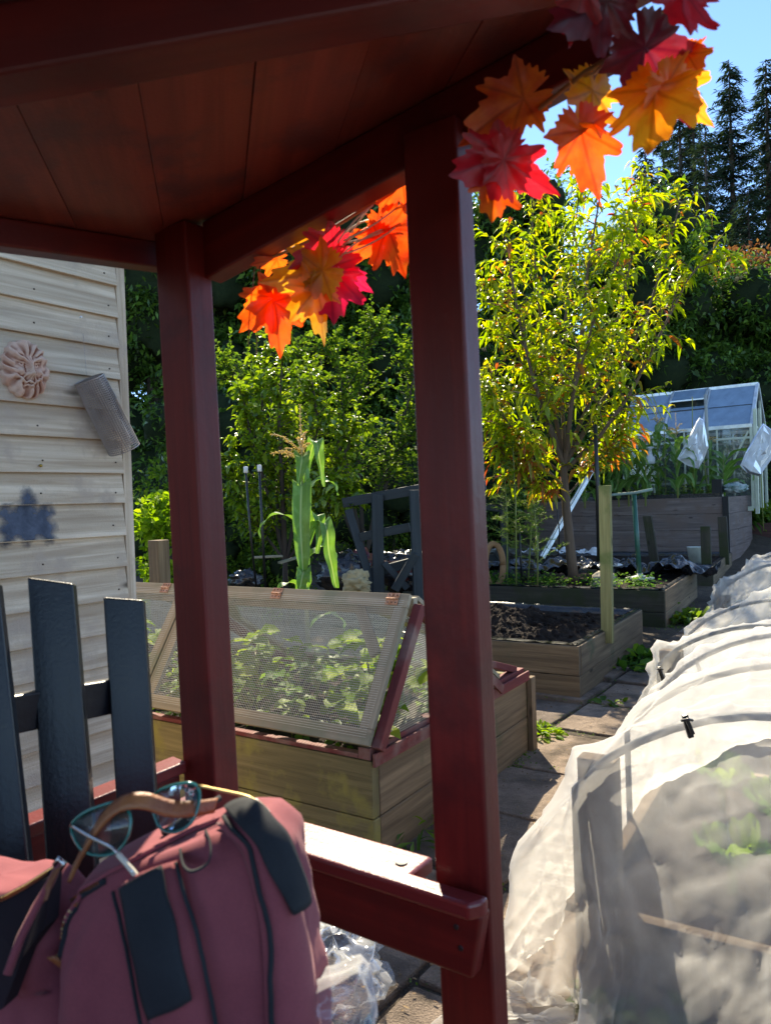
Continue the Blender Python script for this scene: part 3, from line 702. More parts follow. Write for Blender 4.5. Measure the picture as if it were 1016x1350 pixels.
bd = MB(); netpanel(bd, wb0-xr*rad*.8-yr*rad*.8, xr*rad*1.6, yr*rad*1.6, .0072, .0014); bd.build('end_cap', M_CAGE, wbx)
bd = MB(); hk = onwall(110, 440, .006); bd.tube([hk, wb0+xr*.0-ax*.02, wb0+ax*.03], .0006, 4); bd.build('hanging_wire', M_CAGE, wbx)
# ================================================================ clay face mask on the shed
mk = onwall(31, 488, .0); clay = simple('pale_terracotta', (.62, .44, .33), .8, c2=(.55, .33, .24), nscale=22, bumpst=.5, bscale=90, spec=.2)
fa = thing('wall_mask', 'terracotta green man face plaque with flowing leafy beard hung on the shed', 'wall mask', mk)
mu_ = -se*-1; mx = se; mz = UZ; mn = (sn1*.97+UZ*.0).normalized(); RX, RZ_ = .076, .088
def gau(x, y, cx, cy, sx, sy, a=0):
    dx, dy = x-cx, y-cy; c, s = math.cos(a), math.sin(a); u = dx*c+dy*s; v = -dx*s+dy*c
    return math.exp(-(u/sx)**2-(v/sy)**2)
def facez(x, y):
    """relief height for x,y in -1..1"""
    r2 = x*x*1.0+y*y*.95; h = .40*math.sqrt(max(0, 1-min(1, r2)))
    h += .30*gau(x, y, 0, -.02, .11, .30)+.16*gau(x, y, 0, -.20, .17, .11)            # nose
    h += .10*gau(x, y, -.15, -.22, .07, .06)+.10*gau(x, y, .15, -.22, .07, .06)
    for s in (-1, 1):
        h += .20*gau(x, y, s*.33, .33, .28, .075, s*.45)                    # brows
        h -= .13*gau(x, y, s*.31, .14, .17, .10)                            # sockets
        h += .13*gau(x, y, s*.31, .13, .11, .065)-.05*gau(x, y, s*.31, .13, .035, .03)
        h += .05*gau(x, y, s*.31, .20, .14, .02, s*.2)
        h += .15*gau(x, y, s*.40, -.12, .17, .13)                           # cheeks
        h += .14*gau(x, y, s*.33, -.40, .30, .055, s*.55)                  # moustache
        h -= .05*gau(x, y, s*.20, -.02, .03, .15)
    h += .11*gau(x, y, 0, -.46, .17, .045)-.10*gau(x, y, 0, -.52, .19, .025)+.12*gau(x, y, 0, -.58, .14, .045)
    r = math.hypot(x, y); a = math.atan2(y, x)
    edge = max(0, min(1, (r-.55)/.2))
    if y < -.25: edge = max(edge, min(1, (-.25-y)/.25)*min(1, (abs(x)+.55-abs(y)*.2)))
    if y > .42: edge = max(edge, min(1, (y-.42)/.15))
    st = .5+.5*math.sin(13*a+5.5*r+2.2*math.sin(3*a+r*4)+1.6*math.sin(5*r)); h += edge*(.16*st**1.5-.02)
    return h
bd = MB(); nr_, na = 44, 120; b0 = len(bd.v)
for j in range(nr_+1):
    for i in range(na):
        r = j/nr_; a = 2*math.pi*i/na; rim = 1+.02*math.sin(9*a+1)+.025*math.sin(19*a)-.03*math.cos(2*a)
        x, y = r*math.cos(a), r*math.sin(a)
        h = facez(x, y)*.080 if j < nr_ else -.02
        bd.v.append(tuple(mk+mx*x*RX*rim+mz*y*RZ_*rim+mn*(h+.006)))
for j in range(nr_):
    for i in range(na):
        i2 = (i+1) % na; bd.face([b0+j*na+i, b0+j*na+i2, b0+(j+1)*na+i2, b0+(j+1)*na+i][::-1])
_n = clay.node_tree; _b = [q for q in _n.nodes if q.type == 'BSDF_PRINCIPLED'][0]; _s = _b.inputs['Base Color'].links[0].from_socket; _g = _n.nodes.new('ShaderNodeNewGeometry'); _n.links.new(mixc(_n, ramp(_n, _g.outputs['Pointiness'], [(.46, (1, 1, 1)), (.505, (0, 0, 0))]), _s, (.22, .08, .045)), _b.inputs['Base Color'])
bd.build('face', clay, fa, smooth=True)
# ================================================================ black trellis leaning in mid garden
tr = thing('trellis', 'black stained wooden lattice frame standing askew behind the cold frame', 'trellis', (D(500, 770, 6.4).x, 6.4, g(6.4)))
def tb(px0, py0, px1, py1, d0, d1, w=.075, th=.03, nm='bar', ext=0):
    a, c = D(px0, py0, d0), D(px1, py1, d1); dd_ = (c-a).normalized(); c = c+dd_*ext; bd = MB(); bd.beam(a, c, w, th, up=Vector((.25, -1, 0))); return bd.build(nm, W_TREL, tr, bevel=.003)
tb(452, 663, 553, 645, 6.55, 6.30, .085, .03, 'top_rail')
tb(559, 650, 640, 640, 6.3, 6.1, .085, .03, 'top_rail')
tb(459, 672, 491, 775, 6.53, 6.42, .07, .035, 'upright', .35)
tb(497, 652, 499, 772, 6.38, 6.38, .095, .04, 'upright', .4)
tb(546, 646, 551, 778, 6.22, 6.22, .085, .04, 'upright', .4)
tb(475, 708, 540, 695, 6.48, 6.30, .075, .03, 'cross_rail')
tb(480, 758, 540, 742, 6.48, 6.30, .08, .03, 'cross_rail')
tb(506, 742, 537, 776, 6.36, 6.34, .055, .03, 'brace')
tb(548, 730, 520, 778, 6.18, 6.2, .07, .03, 'brace')
tr2 = thing('trellis', 'narrow dark trellis post with rails just right of the near arbour post', 'trellis', (D(655, 760, 8.6).x, 8.6, g(8.6)))
for (a, bq, c, d_, dd0, w_) in ((662, 640, 667, 770, 8.6, .085), (640, 668, 664, 672, 8.6, .07), (640, 735, 664, 736, 8.6, .07), (664, 700, 652, 640, 8.65, .02)):
    p, q = D(a, bq, dd0), D(c, d_, dd0); bd = MB(); bd.beam(p, q, w_, .03, up=Vector((.2, -1, 0))); bd.build('bar', W_TREL, tr2, bevel=.003)
p, q = D(652, 728, 8.5), D(682, 765, 8.5); bd = MB(); bd.beam(p, q, .05, .03, up=Vector((.2, -1, 0))); bd.build('brace', W_TREL, tr2, bevel=.003)
# ================================================================ black bin bags, compost pots behind the frame
def lump(bd, c, rx, ry, rz, seed, amp=.25, nu=26, nv=16, freq=1.8):
    c = Vector(c)
    def fn(u, v):
        th = math.pi*(1-v); ph = 2*math.pi*u; d_ = Vector((math.sin(th)*math.cos(ph), math.sin(th)*math.sin(ph), math.cos(th)))
        k = 1+amp*fbm(d_.x*freq+seed, d_.y*freq, d_.z*freq, 5); f = abs(fbm(d_.x*4+seed, d_.y*4, d_.z*4+seed, 3))
        k -= .18*amp/.25*f; return c+Vector((d_.x*rx, d_.y*ry, d_.z*rz))*k
    bd.grid(fn, nu, nv)
def sack(px, py, d, rx, rz, m, label, nm='bin_bag', cat='bag', grp='bags behind the cold frame', ry=None, seed=0, amp=.3):
    p = D(px, py, d); bd = MB(); lump(bd, p, rx, ry or rx*.8, rz, seed, amp, 40, 26, 2.2)
    o = bd.build(nm, m, smooth=True, origin=(p.x, p.y, p.z-rz)); tag(o, label, cat, grp) if grp else tag(o, label, cat); return o
sack(455, 758, 6.6, .26, .20, M_LINER, 'crumpled black plastic bag left of the black trellis', seed=3)
sack(324, 765, 6.2, .14, .09, M_LINER, 'small crumpled black plastic bag at the foot of the canes', seed=8)
sack(535, 752, 6.9, .3, .2, M_LINER, 'shiny black plastic bag behind the black trellis', seed=13)
sack(475, 750, 7.0, .22, .18, simple('dark_red_plastic', (.14, .02, .025), .35, bumpst=.6, bscale=20), 'dark red crumpled plastic sack behind the trellis', seed=23)
sack(470, 768, 6.05, .12, .10, simple('straw', (.42, .33, .18), .9, bumpst=1, bscale=110), 'tuft of pale straw in front of the black trellis', 'straw_bundle', 'straw', None, seed=33, amp=.4)
# maroon bowl planter with weeds
p = D(530, 742, 6.8); bd = MB(); bd.lathe(p, [(.10, -.16), (.16, -.06), (.19, .02), (.195, .03), (.17, .03), (.15, 0), (.001, 0)], 28)
t = thing('planter', 'round maroon planter with sprouting weeds behind the trellis', 'planter', (p.x, p.y, p.z-.16)); bd.build('pot', simple('maroon_pot', (.16, .03, .03), .5), t, smooth=True)
# woven tan ring beside near post
p = D(651, 745, 8.3); bd = MB(); bd.tube([p+Vector((.10*math.cos(a), 0, .24*math.sin(a))) for a in [2*math.pi*i/24 for i in range(25)]], .035, 8)
tag(bd.build('wicker_ring', simple('tan_wicker', (.38, .2, .09), .8, bumpst=1, bscale=90), smooth=True), 'tan wicker ring standing in the weedy bed next to the dark trellis', 'wicker ring')
# canes
def cane(pts, d, r, m, label, cap=None, nm='garden_cane', grp='garden canes'):
    P = [D(a, c, d+(k*.03)) for k, (a, c) in enumerate(pts)]
    t = thing(nm, label, 'cane', (P[-1].x, P[-1].y, P[-1].z), grp)
    bd = MB(); bd.tube(P, r, 8); bd.build('rod', m, t, smooth=True)
    if cap: bd = MB(); bd.lathe(P[0], [(.001, .02), (.016, .018), (.018, -.03), (.012, -.035)], 12); bd.build('cap', simple('cap_white', (.7, .7, .66), .5), t, smooth=True)
    return t
cane([(324, 618), (330, 700), (338, 775)], 5.9, .009, M_BLK, 'dark cane with white cap, left of the pair by the shrub', True)
cane([(342, 616), (346, 700), (350, 775)], 5.8, .010, M_BLK, 'dark cane with white cap, right of the pair by the shrub', True)
cane([(784, 560), (787, 640), (789, 740)], 7.9, .022, M_BLK, 'thick dark green cane standing behind the pine stake', False)
cane([(732, 655), (737, 700), (735, 740)], 9.5, .008, M_BLK, 'thin dark cane left of the peach trunk', False)
cane([(684, 690), (686, 740), (688, 770)], 8.2, .012, M_BLK, 'short black cane among the ferny asparagus', False)
# white pole leaning in bed 4
P0_, P1_ = D(784, 612, 10.0), D(714, 735, 9.6); bd = MB(); bd.beam(P0_, P1_, .075, .03, up=Vector((1, -1, 1))); bd.beam(P0_+Vector((.0, -.02, .01)), P1_+Vector((0, -.02, .01)), .02, .03, up=Vector((1, -1, 1)))
tag(bd.build('metal_rail', simple('white_aluminium', (.62, .66, .68), .35, .7), bevel=.004), 'long silvery aluminium rail leaning through the peach tree', 'metal rail')
# tie of peach tree: crossed battens near shrub
bd = MB(); bd.beam(D(333, 735, 6.5), D(372, 733, 6.6), .06, .02, up=UZ); bd.beam(D(368, 742, 6.62), D(408, 730, 6.8), .055, .02, up=UZ)
tag(bd.build('plank_cross', W_PALE, bevel=.003), 'pale batten nailed level across the shrub trunk', 'batten')
# old stump post at left
p, q = D(212, 775, 5.2), D(209, 712, 5.2); bd = MB(); bd.beam(p-UZ*.4, q, .11, .1, up=E2); tag(bd.build('fence_post', W_BED, bevel=.006), 'short weathered post in yellow green weeds beside the shed corner', 'post')
# ================================================================ green T handled tool in bed 3
p, q = D(843, 764, 8.2), D(835, 652, 8.2)
tl = thing('hand_tool', 'green T handled garden tool standing upright with a white disc at its foot', 'garden tool', p)
bd = MB(); bd.tube([p-UZ*.06, q], .026, 12); bd.build('shaft', M_DGREEN, tl, smooth=True)
bd = MB(); bd.tube([D(791, 655, 8.25), D(810, 652, 8.2), D(835, 650, 8.2), D(860, 645, 8.15)], .016, 10); bd.build('handle', simple('grey_green_grip', (.17, .25, .22), .5), tl, smooth=True)
bd = MB(); bd.lathe(p+UZ*.02, [(.0001, -.012), (.15, -.012), (.155, 0), (.10, .012), (.035, .03), (.03, .05)], 28); bd.build('disc', simple('dirty_white', (.5, .52, .48), .5), tl, smooth=True)
for k in range(4):
    a = k*1.57+.5; bd = MB(); v = Vector((.11*math.cos(a), .11*math.sin(a), 0)); bd.tube([p+v, p+v*1.05-UZ*.12], .008, 6); bd.build('prong', M_DGREEN, tl)
# ================================================================ solar lantern and stone head in bed 3
p = D(802, 752, 8.9); t = thing('solar_lantern', 'black lantern with a flat white lid behind the pine stake', 'lantern', p-UZ*.14)
bd = MB(); bd.lathe(p, [(.085, -.16), (.09, -.05), (.10, .06)], 20); bd.build('body', M_BLK, t, smooth=True)
bd = MB(); bd.lathe(p+UZ*.07, [(.001, -.012), (.16, -.01), (.165, 0), (.10, .02), (.001, .03)], 24); bd.build('lid', simple('lid_white', (.6, .62, .62), .4), t, smooth=True)
p = D(795, 767, 8.1); bd = MB(); lump(bd, p, .14, .12, .13, 51, .18)
tag(bd.build('stone', simple('sandstone', (.4, .34, .25), .9, bumpst=.6, bscale=40), smooth=True), 'rounded pale sandstone at the foot of the pine stake', 'stone')
p = D(812, 748, 9.2); bd = MB(); bd.lathe(p, [(.001, -.06), (.05, -.05), (.055, .04), (.045, .05), (.001, .05)], 16); tag(bd.build('jar', simple('frosted_jar', (.6, .64, .68), .2), smooth=True), 'small frosted jar half hidden behind the pine stake', 'jar')
# pale pot in bed 4
p = D(917, 700, 10.6); p.z = .36; bd = MB(); bd.lathe(p, [(.10, 0), (.13, .26), (.135, .27), (.12, .27), (.10, .22), (.001, .22)], 20); tag(bd.build('plant_pot', simple('pale_plastic', (.5, .52, .45), .5), smooth=True), 'pale translucent pot standing beside the corner peg', 'pot')
# crumpled black liner sheets inside bed 3 and 4
def sheet(name, c, W_, L_, e1, e2, m, label, amp=.06, seed=0, parent=None, tilt=0):
    bd = MB()
    def fn(u, v):
        x, y = (u-.5)*W_, (v-.5)*L_; f = fbm(x*3+seed, y*3, seed, 4)*amp+abs(fbm(x*7+seed, y*7, 2, 3))*amp*.6
        return Vector(c)+e1*(x+.05*fbm(y*3, seed, 1))+e2*(y+.05*fbm(x*3, seed, 4))+UZ*(f+amp*.3+tilt*v)
    bd.grid(fn, 70, 40); o = bd.build(name, m, parent, smooth=True)
    if not parent: tag(o, label, 'plastic sheet', 'sheets of black plastic in the beds')
    return o
sheet('plastic_sheet', D(868, 752, 8.9), 1.3, .7, b3e1, b3e2, M_LINER, 'rumpled black plastic lying at the back right of the peach tree bed', .14, 4)
sheet('plastic_sheet', D(700, 752, 9.0), 1.9, .6, b3e1, b3e2, M_LINER, 'rumpled black plastic behind the ferny asparagus', .14, 14)
M_WHP = simple('torn_white_plastic', (.6, .63, .66), .45, bumpst=.8, bscale=30)
sheet('plastic_sheet', D(705, 731, 10.8), 1.5, .25, b4e1, b4e2, M_WHP, 'torn strips of white plastic at the foot of the leaning rail', .1, 24)
sheet('plastic_sheet', D(765, 731, 10.9), .9, .2, b4e1, b4e2, M_WHP, 'torn white plastic strips between the lantern and the peach trunk', .1, 34)
# ================================================================ greenhouse
M_ALU = simple('greenish_aluminium', (.55, .58, .48), .45, .3, c2=(.45, .5, .38))
M_ALU2 = simple('bright_aluminium', (.72, .75, .76), .3, .6)
def glassmat(name, tint, op, rough=.15):
    m, nt, nd, lk = newmat(name); tcn = nd.new('ShaderNodeTexCoord')
    tr_ = N(nt, 'ShaderNodeBsdfTransparent'); gl = N(nt, 'ShaderNodeBsdfGlossy', Roughness=rough); gl.inputs[0].default_value = (.9, .95, 1, 1)
    df = N(nt, 'ShaderNodeBsdfDiffuse'); n_ = noisetex(nt, tcn.outputs['Object'], 5, 5, .6); lk.new(ramp(nt, n_, [(.3, tint), (.7, tuple(.7*x for x in tint))]), df.inputs[0])
    fr = N(nt, 'ShaderNodeFresnel', IOR=1.5); m1 = N(nt, 'ShaderNodeMixShader'); m1.inputs[0].default_value = op; lk.new(tr_.outputs[0], m1.inputs[1]); lk.new(df.outputs[0], m1.inputs[2])
    m2 = N(nt, 'ShaderNodeMixShader'); lk.new(fr.outputs[0], m2.inputs[0]); lk.new(m1.outputs[0], m2.inputs[1]); lk.new(gl.outputs[0], m2.inputs[2]); out(nt, m2.outputs[0]); return m
M_ROOFG = glassmat('roof_glazing_sky_blue', (.34, .50, .68), .62); M_GLS = glassmat('wall_glazing', (.45, .5, .48), .10, .05)  # roof tint paints the reflected blue sky into the diffuse colour
RR = D(997, 506, 14.3); RL_ = RR-E1*2.35; RL_.z = RR.z; RR2 = RR
half = .78; EZ = D(987, 561, 13.7).z; BZ = 1.08
gh = thing('greenhouse', 'small aluminium greenhouse with roof glass painted the blue of reflected sky and an open roof vent', 'greenhouse', (RR.x, RR.y, BZ))
def GP(u, v, z): return Vector((RR.x, RR.y, 0))-E1*(2.35*u)-E2*(half*v)+UZ*z      # u: 0 right..1 left ; v: 1 front eave, 0 ridge, -1 back
def gbar(a, c, w, h, m=M_ALU, nm='frame_bar', up=UZ): bd = MB(); bd.beam(a, c, w, h, up=up); return bd.build(nm, m, gh, bevel=.003)
gbar(GP(-.01, 0, RR.z), GP(1.01, 0, RR.z), .07, .06, M_ALU2, 'ridge')
for v in (1, -1):
    gbar(GP(-.01, v, EZ), GP(1.01, v, EZ), .06, .07, M_ALU2, 'gutter'); gbar(GP(0, v, BZ), GP(1, v, BZ), .06, .08)
    gbar(GP(0, v, EZ-.22), GP(1, v, EZ-.22), .03, .04)
    for u in (0, .25, .5, .75, 1): gbar(GP(u, v, BZ), GP(u, v, EZ), .05 if u in (0, 1) else .03, .04, up=E2)
    bd = MB(); bd.box(GP(0, v, BZ), GP(1, v, BZ)-GP(0, v, BZ), E2*.004, UZ*(EZ-BZ)); bd.build('wall_glass', M_GLS, gh)
def roofpt(u, v): return GP(u, v, RR.z+(EZ-RR.z)*abs(v))
for v in (1, -1):
    for u in ((0, .36, .66, 1) if v == 1 else (0, .5, 1)): gbar(roofpt(u, 0), roofpt(u, v), .045, .045, M_ALU2, 'glazing_bar')
    for (ua, ub) in ((0, .36), (.36, .66), (.66, 1)):
        bd = MB()
        nrm_ = (roofpt(1, 0)-roofpt(0, 0)).cross(roofpt(0, v)-roofpt(0, 0)).normalized()
        top = .42 if (v == 1 and ua == .36) else 0
        a, b_ = roofpt(ua, v*top), roofpt(ub, v*top); c, d_ = roofpt(ub, v), roofpt(ua, v)
        bd.box(a, b_-a, d_-a, nrm_*.004); bd.build('roof_glass', M_ROOFG, gh)
    if v == 1: gbar(roofpt(0, .52)+UZ*.02, roofpt(.34, .52)+UZ*.02, .012, .01, M_BLK, 'glass_overlap'); gbar(roofpt(.66, .52)+UZ*.02, roofpt(1, .52)+UZ*.02, .012, .01, M_BLK, 'glass_overlap')
# vent flap
va, vb = roofpt(.37, .02), roofpt(.65, .02); dvv = (roofpt(.37, .46)-va)+UZ*.13; bd = MB(); nv_ = (vb-va).cross(dvv).normalized()
fl = MB(); fl.box(va+UZ*.04, vb-va, dvv, nv_*.006); vf = fl.build('roof_vent', M_ROOFG, gh)
for a, c in ((va, va+dvv), (vb, vb+dvv), (va+dvv, vb+dvv)): bd = MB(); bd.beam(a+UZ*.04, c+UZ*.04, .04, .03); bd.build('vent_frame', M_ALU2, vf, bevel=.003)
gbar(roofpt(.37, .5), roofpt(.65, .5), .03, .03, M_BLK, 'vent_sill')
# right gable with door posts
for v in (-.34, .34, .5, .65): gbar(GP(0, v, BZ), GP(0, v, RR.z+(EZ-RR.z)*abs(v)), .05, .04, up=E1)
for s in (1, -1): gbar(GP(-.005, 0, RR.z), GP(-.005, s, EZ), .05, .05, M_ALU2, 'gable_bar')
gbar(GP(0, 1, EZ), GP(0, -1, EZ), .04, .04)
gbar(GP(-.03, .35, BZ), GP(-.03, .35, EZ+.35), .07, .05, up=E1, nm='door_post'); gbar(GP(-.03, 1.0, BZ-.1), GP(-.03, 1.0, EZ+.30), .07, .06, up=E1, nm='door_post')
gbar(GP(0.02, 1.0, EZ-.1), GP(.30, 1.02, BZ+.1), .035, .03, nm='diagonal_brace')
bd = MB(); bd.hexa([GP(.0, 1, BZ), GP(0, -1, BZ), GP(0.002, -1, BZ), GP(.002, 1, BZ), GP(0, 1, EZ), GP(0, -1, EZ), GP(.002, -1, EZ), GP(.002, 1, EZ)]); bd.build('gable_glass', M_GLS, gh)
bd = MB(); bd.box(GP(0.1, 0.2, BZ+.5), -E1*1.8, -E2*.5, UZ*.04); bd.build('staging_shelf', M_ALU, gh)
# bottles & pots seen inside / beside the greenhouse
p = D(855, 600, 13.0); bd = MB(); bd.lathe(p, [(.001, -.16), (.09, -.16), (.10, -.14), (.10, -.05), (.055, .0), (.05, .10), (.08, .12), (.08, .14), (.001, .15)], 20)
tag(bd.build('bird_feeder', glassmat('feeder_plastic', (.75, .8, .85), .6), smooth=True), 'small clear white bird feeder hanging among the sweetcorn', 'bird feeder')
# bag of compost on the tall bed corner
sack(968, 643, 12.55, .20, .09, simple('printed_bag', (.55, .6, .62), .5, c2=(.04, .14, .12), nscale=11, bumpst=.5, bscale=20), 'pale and dark green plastic bag lying on the tall bed corner', 'plastic_bag', 'bag', None, seed=71)
# ================================================================ foliage
Y_ = (1.35, 1.2, .35)
L_PEACH = leafmat('peach_leaf', [(0, (.16, .25, .012)), (.35, (.28, .38, .015)), (.75, (.42, .48, .02)), (.94, (.55, .45, .03)), (.97, (.42, .16, .03)), (1, (.40, .07, .03))], .62, .12, .3, (1.25, 1.25, .5))
L_PEACHO = leafmat('peach_leaf_autumn', [(0, (.22, .22, .02)), (.4, (.36, .26, .03)), (.65, (.42, .14, .03)), (1, (.38, .06, .03))], .58, .12, .3, (1.25, 1.1, .6))
L_SHRUB = leafmat('shrub_leaf', [(0, (.08, .15, .012)), (.5, (.17, .27, .02)), (1, (.30, .38, .03))], .5, .15, .25, (1.3, 1.3, .5))
L_DARK = leafmat('laurel_leaf', [(0, (.035, .085, .018)), (.6, (.075, .165, .028)), (1, (.14, .27, .04))], .42, .16, .3)
L_MID = leafmat('mid_green_leaf', [(0, (.055, .13, .018)), (.6, (.12, .22, .025)), (1, (.22, .33, .035))], .5, .05, .45)
L_LIME = leafmat('lime_leaf', [(0, (.10, .20, .015)), (.6, (.20, .32, .02)), (1, (.32, .42, .04))], .55, .03, .5, (1.3, 1.3, .4))
L_CONI = leafmat('spruce_needle', [(0, (.02, .045, .035)), (.6, (.035, .07, .05)), (1, (.06, .10, .07))], .2, .04, .5)  # bluish distance haze is put into the needle colour
L_RUSTY = leafmat('copper_leaf', [(0, (.10, .04, .025)), (.5, (.18, .07, .04)), (1, (.22, .13, .06))], .4, .08, .4)
L_FERN = leafmat('asparagus_frond', [(0, (.08, .17, .03)), (1, (.20, .32, .06))], .45, .05, .5)
def cornmat():
    m, nt, nd, lk = newmat('maize_leaf'); tcn = nd.new('ShaderNodeTexCoord'); uv = tcn.outputs['UV']; sp = nd.new('ShaderNodeSeparateXYZ'); lk.new(uv, sp.inputs[0])
    st = noisetex(nt, mapping(nt, uv, (46, .8, 1)), 1.0, 3, .6); c = ramp(nt, st, [(.3, (.07, .17, .03)), (.7, (.17, .32, .07))])
    c = mixc(nt, ramp(nt, sp.outputs[0], [(.44, (0, 0, 0)), (.485, (1, 1, 1)), (.515, (1, 1, 1)), (.56, (0, 0, 0))]), c, (.40, .50, .24))
    c = mixc(nt, ramp(nt, noisetex(nt, tcn.outputs['Object'], 12, 4, .6), [(.5, (0, 0, 0)), (.7, (.6, .6, .6))]), c, (.20, .36, .14))
    d_ = N(nt, 'ShaderNodeBsdfPrincipled', Roughness=.38); lk.new(c, d_.inputs['Base Color']); lk.new(bump(nt, st, .5, .002), d_.inputs['Normal']); tl = N(nt, 'ShaderNodeBsdfTranslucent'); lk.new(mixc(nt, 1.0, c, (1.3, 1.3, .45), 'MULTIPLY'), tl.inputs[0])
    mx = N(nt, 'ShaderNodeMixShader'); mx.inputs[0].default_value = .42; lk.new(d_.outputs[0], mx.inputs[1]); lk.new(tl.outputs[0], mx.inputs[2]); out(nt, mx.outputs[0]); return m
L_CORN = cornmat()
L_STRAW = leafmat('tassel', [(0, (.55, .42, .2)), (1, (.75, .6, .35))], .3, .02, .5)
L_VEG = leafmat('strawberry_leaf', [(0, (.04, .12, .02)), (.6, (.08, .20, .03)), (1, (.2, .36, .05))], .5, .03, .5)
B_PEACH = wood('peach_bark', (.17, .115, .075), (.09, .06, .045), .85, bumpst=.7, knots=False)
B_DARK = wood('dark_bark', (.08, .06, .045), (.04, .03, .025), .9, bumpst=.7, knots=False)
def npts(o): return np.array(o, float)
def bez(p0, p1, p2, n):
    return [p0*(1-t)**2+p1*2*t*(1-t)+p2*t*t for t in [i/(n-1) for i in range(n)]]
class LeafAcc:
    def __init__(s): s.C = []; s.A = []; s.N = []; s.L = []; s.W = []
    def add(s, c, a, n, l, w): s.C.append(tuple(c)); s.A.append(tuple(a)); s.N.append(tuple(n)); s.L.append(l); s.W.append(w)
    def build(s, name, m, parent, **k):
        if not s.C: return None
        return leafobj(name, npts(s.C), npts(s.A), npts(s.N), npts(s.L), npts(s.W), m, parent, **k)
def tree(name, label, cat, base, trunk_pts, limbs, twig_n, twig_len, leaf_n, leaf_len, leaf_w, mat, bark, droop=.45, r0=.05, seed=1, group=None, mat2=None, low2=None, envelope=None, up=.35):
    rd_ = random.Random(seed); t = thing(name, label, cat, base, group)
    wd = MB(); wd.tube(trunk_pts, [r0*(1-.35*i/(len(trunk_pts)-1)) for i in range(len(trunk_pts))], 12)
    A1, A2 = LeafAcc(), LeafAcc()
    def twig(p, d, ln, r, lev=0):
        q = p+d*ln; mid = p+d*ln*.5+Vector((rd_.uniform(-1, 1), rd_.uniform(-1, 1), rd_.uniform(.2, 1)))*ln*.10
        ps = bez(p, mid, q, 6); wd.tube(ps, [r*(1-.7*i/5) for i in range(6)], 5, cap=False)
        for k in range(leaf_n):
            f = (k+.6)/leaf_n; i = min(4, int(f*5)); b_ = ps[i].lerp(ps[i+1], f*5-i); dd_ = (ps[i+1]-ps[i]).normalized()
            a = dd_*.55+Vector((rd_.gauss(0, .6), rd_.gauss(0, .6), rd_.gauss(-.05, .4)))
            n_ = Vector((rd_.gauss(0, .45), rd_.gauss(0, .45), 1)); sc = rd_.uniform(.6, 1.2)
            acc = A2 if (mat2 and rd_.random() < low2(b_)) else A1
            acc.add(b_, a, n_, leaf_len*sc, leaf_w*sc*rd_.uniform(.85, 1.15))
    for lp, r in limbs:
        wd.tube(lp, [r*(1-.78*i/(len(lp)-1)) for i in range(len(lp))], 8, cap=False)
        m_ = len(lp)-1
        for k in range(twig_n):
            f = .22+.78*(k+rd_.random()*.7)/twig_n; f = min(.995, f); i = min(m_-1, int(f*m_)); p = lp[i].lerp(lp[i+1], f*m_-i); ld = (lp[i+1]-lp[i]).normalized()
            for rep in range(2):
                d_ = (Vector((rd_.gauss(0, 1), rd_.gauss(0, 1), rd_.gauss(up, .6)))+ld*.7).normalized(); ln = twig_len*rd_.uniform(.5, 1.2)*(1.05-.45*f)
                if envelope is None or envelope(p+d_*ln): twig(p, d_, ln, r*.25*(1-.5*f)+.002); break
    wd.build('trunk', bark, t, smooth=True)
    A1.build('crown', mat, t, droop=droop)
    if A2.C: A2.build('crown', mat2, t, droop=droop)
    return t
# ---- peach tree (crown spans px 640..975, 215..600 at 8.4 m)
pb = D(757, 772, 8.4); fk = D(742, 610, 8.4); tp = [pb-UZ*.05, D(752, 730, 8.4), D(746, 670, 8.38), fk]
def limb(pxs, seed=0, j=.12):
    rq = random.Random(seed); return [D(a, c, d) for a, c, d in pxs]
LM = [
 ([(742, 612, 8.4), (722, 560, 8.35), (700, 490, 8.2), (680, 400, 8.1), (665, 310, 8.0)], .034),
 ([(744, 615, 8.4), (730, 540, 8.6), (715, 450, 8.8), (705, 350, 8.9), (700, 260, 8.9)], .030),
 ([(744, 612, 8.4), (752, 540, 8.3), (765, 450, 8.2), (775, 350, 8.1), (790, 260, 8.0)], .034),
 ([(745, 610, 8.4), (775, 560, 8.5), (810, 500, 8.6), (850, 420, 8.7), (880, 330, 8.8), (895, 270, 8.8)], .032),
 ([(745, 620, 8.4), (790, 575, 8.2), (830, 520, 8.0), (870, 440, 7.9), (905, 370, 7.8), (945, 320, 7.8)], .026),
 ([(742, 640, 8.4), (710, 610, 8.2), (680, 570, 8.0), (655, 540, 7.9), (640, 500, 7.9)], .020),
 ([(744, 600, 8.4), (740, 520, 8.9), (745, 420, 9.1), (755, 320, 9.2), (765, 240, 9.2)], .026),
 ([(746, 600, 8.4), (790, 500, 8.8), (820, 400, 9.1), (840, 300, 9.2), (850, 235, 9.2)], .026),
 ([(744, 600, 8.4), (755, 520, 7.9), (780, 430, 7.6), (815, 340, 7.6), (835, 260, 7.6)], .022),
 ([(746, 630, 8.4), (700, 590, 8.6), (660, 560, 8.7), (630, 520, 8.7)], .016),
 ([(745, 660, 8.4), (712, 645, 8.3), (682, 620, 8.2), (655, 590, 8.1)], .014), ([(746, 655, 8.4), (772, 625, 8.4), (795, 600, 8.4), (818, 570, 8.4)], .013),
 ([(742, 600, 8.4), (700, 500, 8.6), (660, 430, 8.7), (635, 370, 8.7)], .020),
]
LMB = [(limb(a), r) for a, r in LM]
def lowp(p): return max(.03, min(.45, (2.25-p.z)/1.1))
tree('peach_tree', 'young peach tree with glowing yellow green leaves turning orange low down', 'tree', pb, tp, LMB, 38, .62, 12, .165, .043, L_PEACH, B_PEACH, .8, .062, 5, None, L_PEACHO, lowp)
